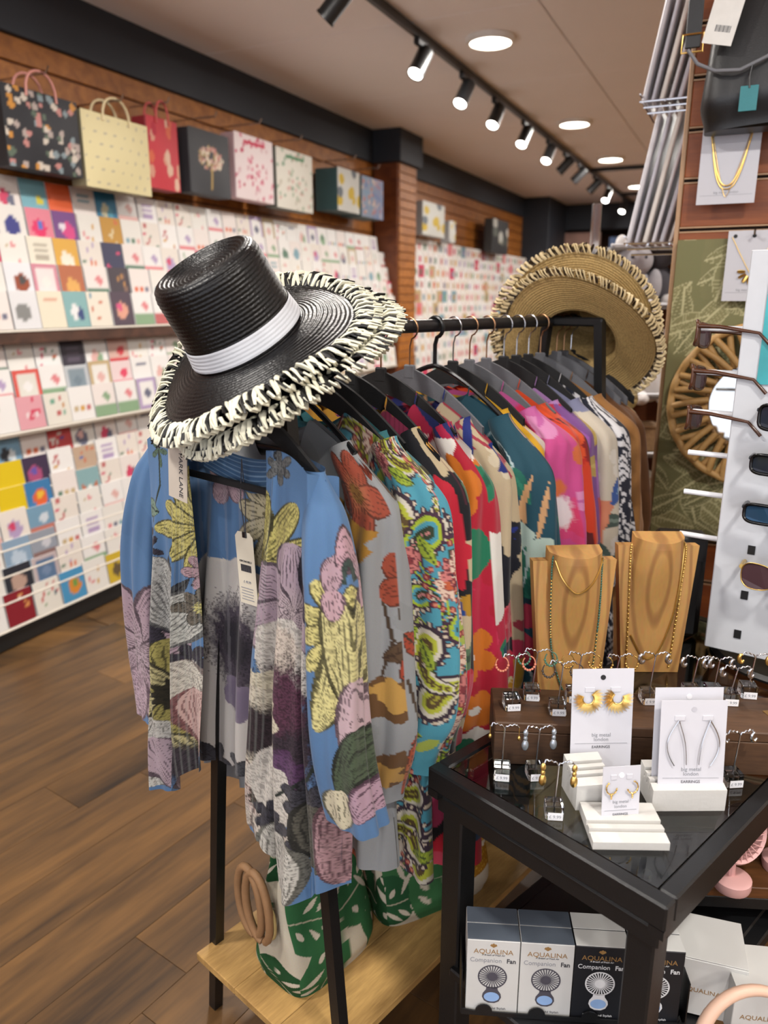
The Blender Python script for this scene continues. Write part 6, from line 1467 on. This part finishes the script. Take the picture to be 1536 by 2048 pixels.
for q, (px, py, cc, w_, h_, lb) in enumerate(((1268, 905, '8a6a48', .20, .10, 'woven brown basket on the stock shelf'), (1262, 1010, 'b8a894', .20, .11, 'beige basket on the lowest stock shelf'), (1230, 800, 'b59a8c', .10, .12, 'rose box beside the far rail post'))):
    P = at_y(px, py, 2.93); m = MB(); M = Matrix.Translation(P)
    t = thing('storage_basket', lb, 'basket', P)
    m.box((0, .05, h_/2), (w_, .12, h_), M, bev=.008); m.build('basket_body', mat('basket_%d' % q, cc, .8, noise=.35, nscale=90, bump=.5, bscale=90), t)
    m = MB(); m.box((0, .05, h_), (w_+.008, .128, .012), M, bev=.004); m.build('basket_rim', mat('basketrim_%d' % q, cc, .7, noise=.3), t)
# ================================================================ monstera tote bags on the rail's shelf
SZ = .1965
CANV = vcmat('printed_canvas', .85, .5, 420., .15)
def pr_monstera(U, V, sd, gold=True):
    P = Print(U, V, 'cfc6b2'); r = random.Random(sd)
    for k in range(22):
        x, y, a, L = r.uniform(-.32, .32), r.uniform(-.05, .42), r.random()*6.28, r.uniform(.13, .19); c = r.choice(['2c5c3a', '356a42', '24502f', '3f7448'])
        if gold and k % 6 == 5: c = '9a6a1c'
        P.petal(x, y, L, L*.8, a, c); P.stem([(x, y), (x+L*.9*math.cos(a), y+L*.9*math.sin(a))], .003, 'b9b49c')
        for q in range(7):       # the leaf's holes and slits
            f = .25+.1*q; sd_ = 1 if q % 2 else -1; b = a+sd_*1.0
            hx, hy = x+L*f*math.cos(a)+.12*L*math.cos(b), y+L*f*math.sin(a)+.12*L*math.sin(b)
            P.leaf(hx, hy, L*(.16+.10*(q % 3)), L*.075, b-sd_*.25, 'd3cab8')
    if gold: P.put((P.noise(120, 4) > .45) & (P.col[..., 0] > .25) & (P.col[..., 1] < .22), 'd8b04a', .8)
    return P.col
def tote(t0, u0, L, Dp, h_, yaw, label, sd, squash=0., rope=True):
    base = R3(t0, u0, SZ); M = Matrix.Translation(base) @ Matrix.Rotation(yaw, 4, 'Z')
    t = thing('tote_bag', label, 'tote bag', M=M, group='monstera print tote bags')
    n, nv = 320, 190; a = np.linspace(0, 2*PI, n, endpoint=False); v = np.linspace(0, 1, nv); A_, Vv = np.meshgrid(a, v, indexing='ij')
    cx = np.sign(np.cos(A_))*np.abs(np.cos(A_))**.45; cy = np.sign(np.sin(A_))*np.abs(np.sin(A_))**.45
    x = cx*L/2*(1-.10*Vv+.05*np.sin(Vv*PI)-.06*(1-smooth01(Vv*9))); y = cy*Dp/2*(1-.72*smooth01(Vv*1.15)+.10*np.sin(Vv*PI)-.08*(1-smooth01(Vv*9)))
    crease = .02*np.exp(-((np.abs(cx)-1)/.06)**2)*np.exp(-(cy/.35)**2)*smooth01(Vv*1.5); x = x-np.sign(cx)*crease
    y = y+.006*np.sin(Vv*9+cx*4)*smooth01(Vv*2); z = h_*Vv*(1-.05*np.cos(cx*3))
    s = np.cumsum(np.r_[0, np.hypot(np.diff(np.cos(a)*L/2), np.diff(np.sin(a)*Dp/2))]); per = np.where(np.abs(cy) > .8, x, np.sign(cx)*(L/2+.03)+cy*Dp*.5)
    m = MB(); m.grid(np.stack([x, y, z], -1), cu=True, M=M, col=pr_monstera(per, z, sd)); m.add(np.stack([x, y, z], -1)[:, 0], [tuple(range(n))], np.array(lin('3f7448')), M); m.build('bag_body', CANV, t, 180)
    if rope:
        ROPE = mat('tan_rope', '8f6c4a', .7, noise=.2, bump=.3, bscale=200); sg = -1
        for q in (-1, 1):
            P_ = [M @ Vector((k*.055+(-.03 if q < 0 else .02), q*.03-.01 + .02*abs(k), h_*.93+.0*abs(k)+.14*(1-k*k)**.6-.03)) for k in np.linspace(-1, 1, 21)]
            m = MB(); m.tube(P_, .0085, 8); m.build('rope_handle', ROPE, t, 60)
    return t, M
tb, M = tote(.125, .035, .235, .17, .30, PI/2-PH+PI/2*0, 'green monstera tote bag standing at the shelf front', 12, rope=False)
ROPE = mat('tan_rope', '8f6c4a', .7, noise=.2, bump=.3, bscale=200)
for q, (dx, dy) in enumerate(((-.10, .02), (-.095, .045))):
    P_ = []
    for k in np.linspace(0, 1, 24):
        a = PI*(-.5+1.9*k); P_.append(M @ Vector((-.115-.012*math.sin(PI*k)+dx*.1, dy+.035*math.cos(a)*1.0, .19+.085*math.sin(a))))
    m = MB(); m.tube(P_, .0085, 8); m.build('rope_handle', ROPE, tb, 60)
m = MB(); m.tube([M @ Vector((-.124+.0, .012*math.cos(a)-.01, .165+.035*math.sin(a))) for a in np.linspace(0, 2*PI, 22, endpoint=False)], .0035, 6, closed=True); m.build('eyelet_loop', mat('jute_edge', 'a08a58', .8), tb, 60)
tb2, M2_ = tote(.42, .10, .30, .15, .25, PI/2-PH-.35, 'second monstera tote bag with gold leaves lying behind', 23, rope=False)
m = MB(); m.box((-.05, -.055, .17), (.07, .004, .03), M2_, bev=.001); m.build('leather_patch', mat('patch_brown', '8a6a55', .7), tb2)
m = MB(); m.box((-.035, -.058, .17), (.022, .001, .02), M2_); m.build('price_sticker', LBL, tb2)
tb3, M3_ = tote(.80, .06, .30, .13, .24, PI/2-PH+.2, 'third monstera tote bag, deep under the hanging garments', 31, rope=False)
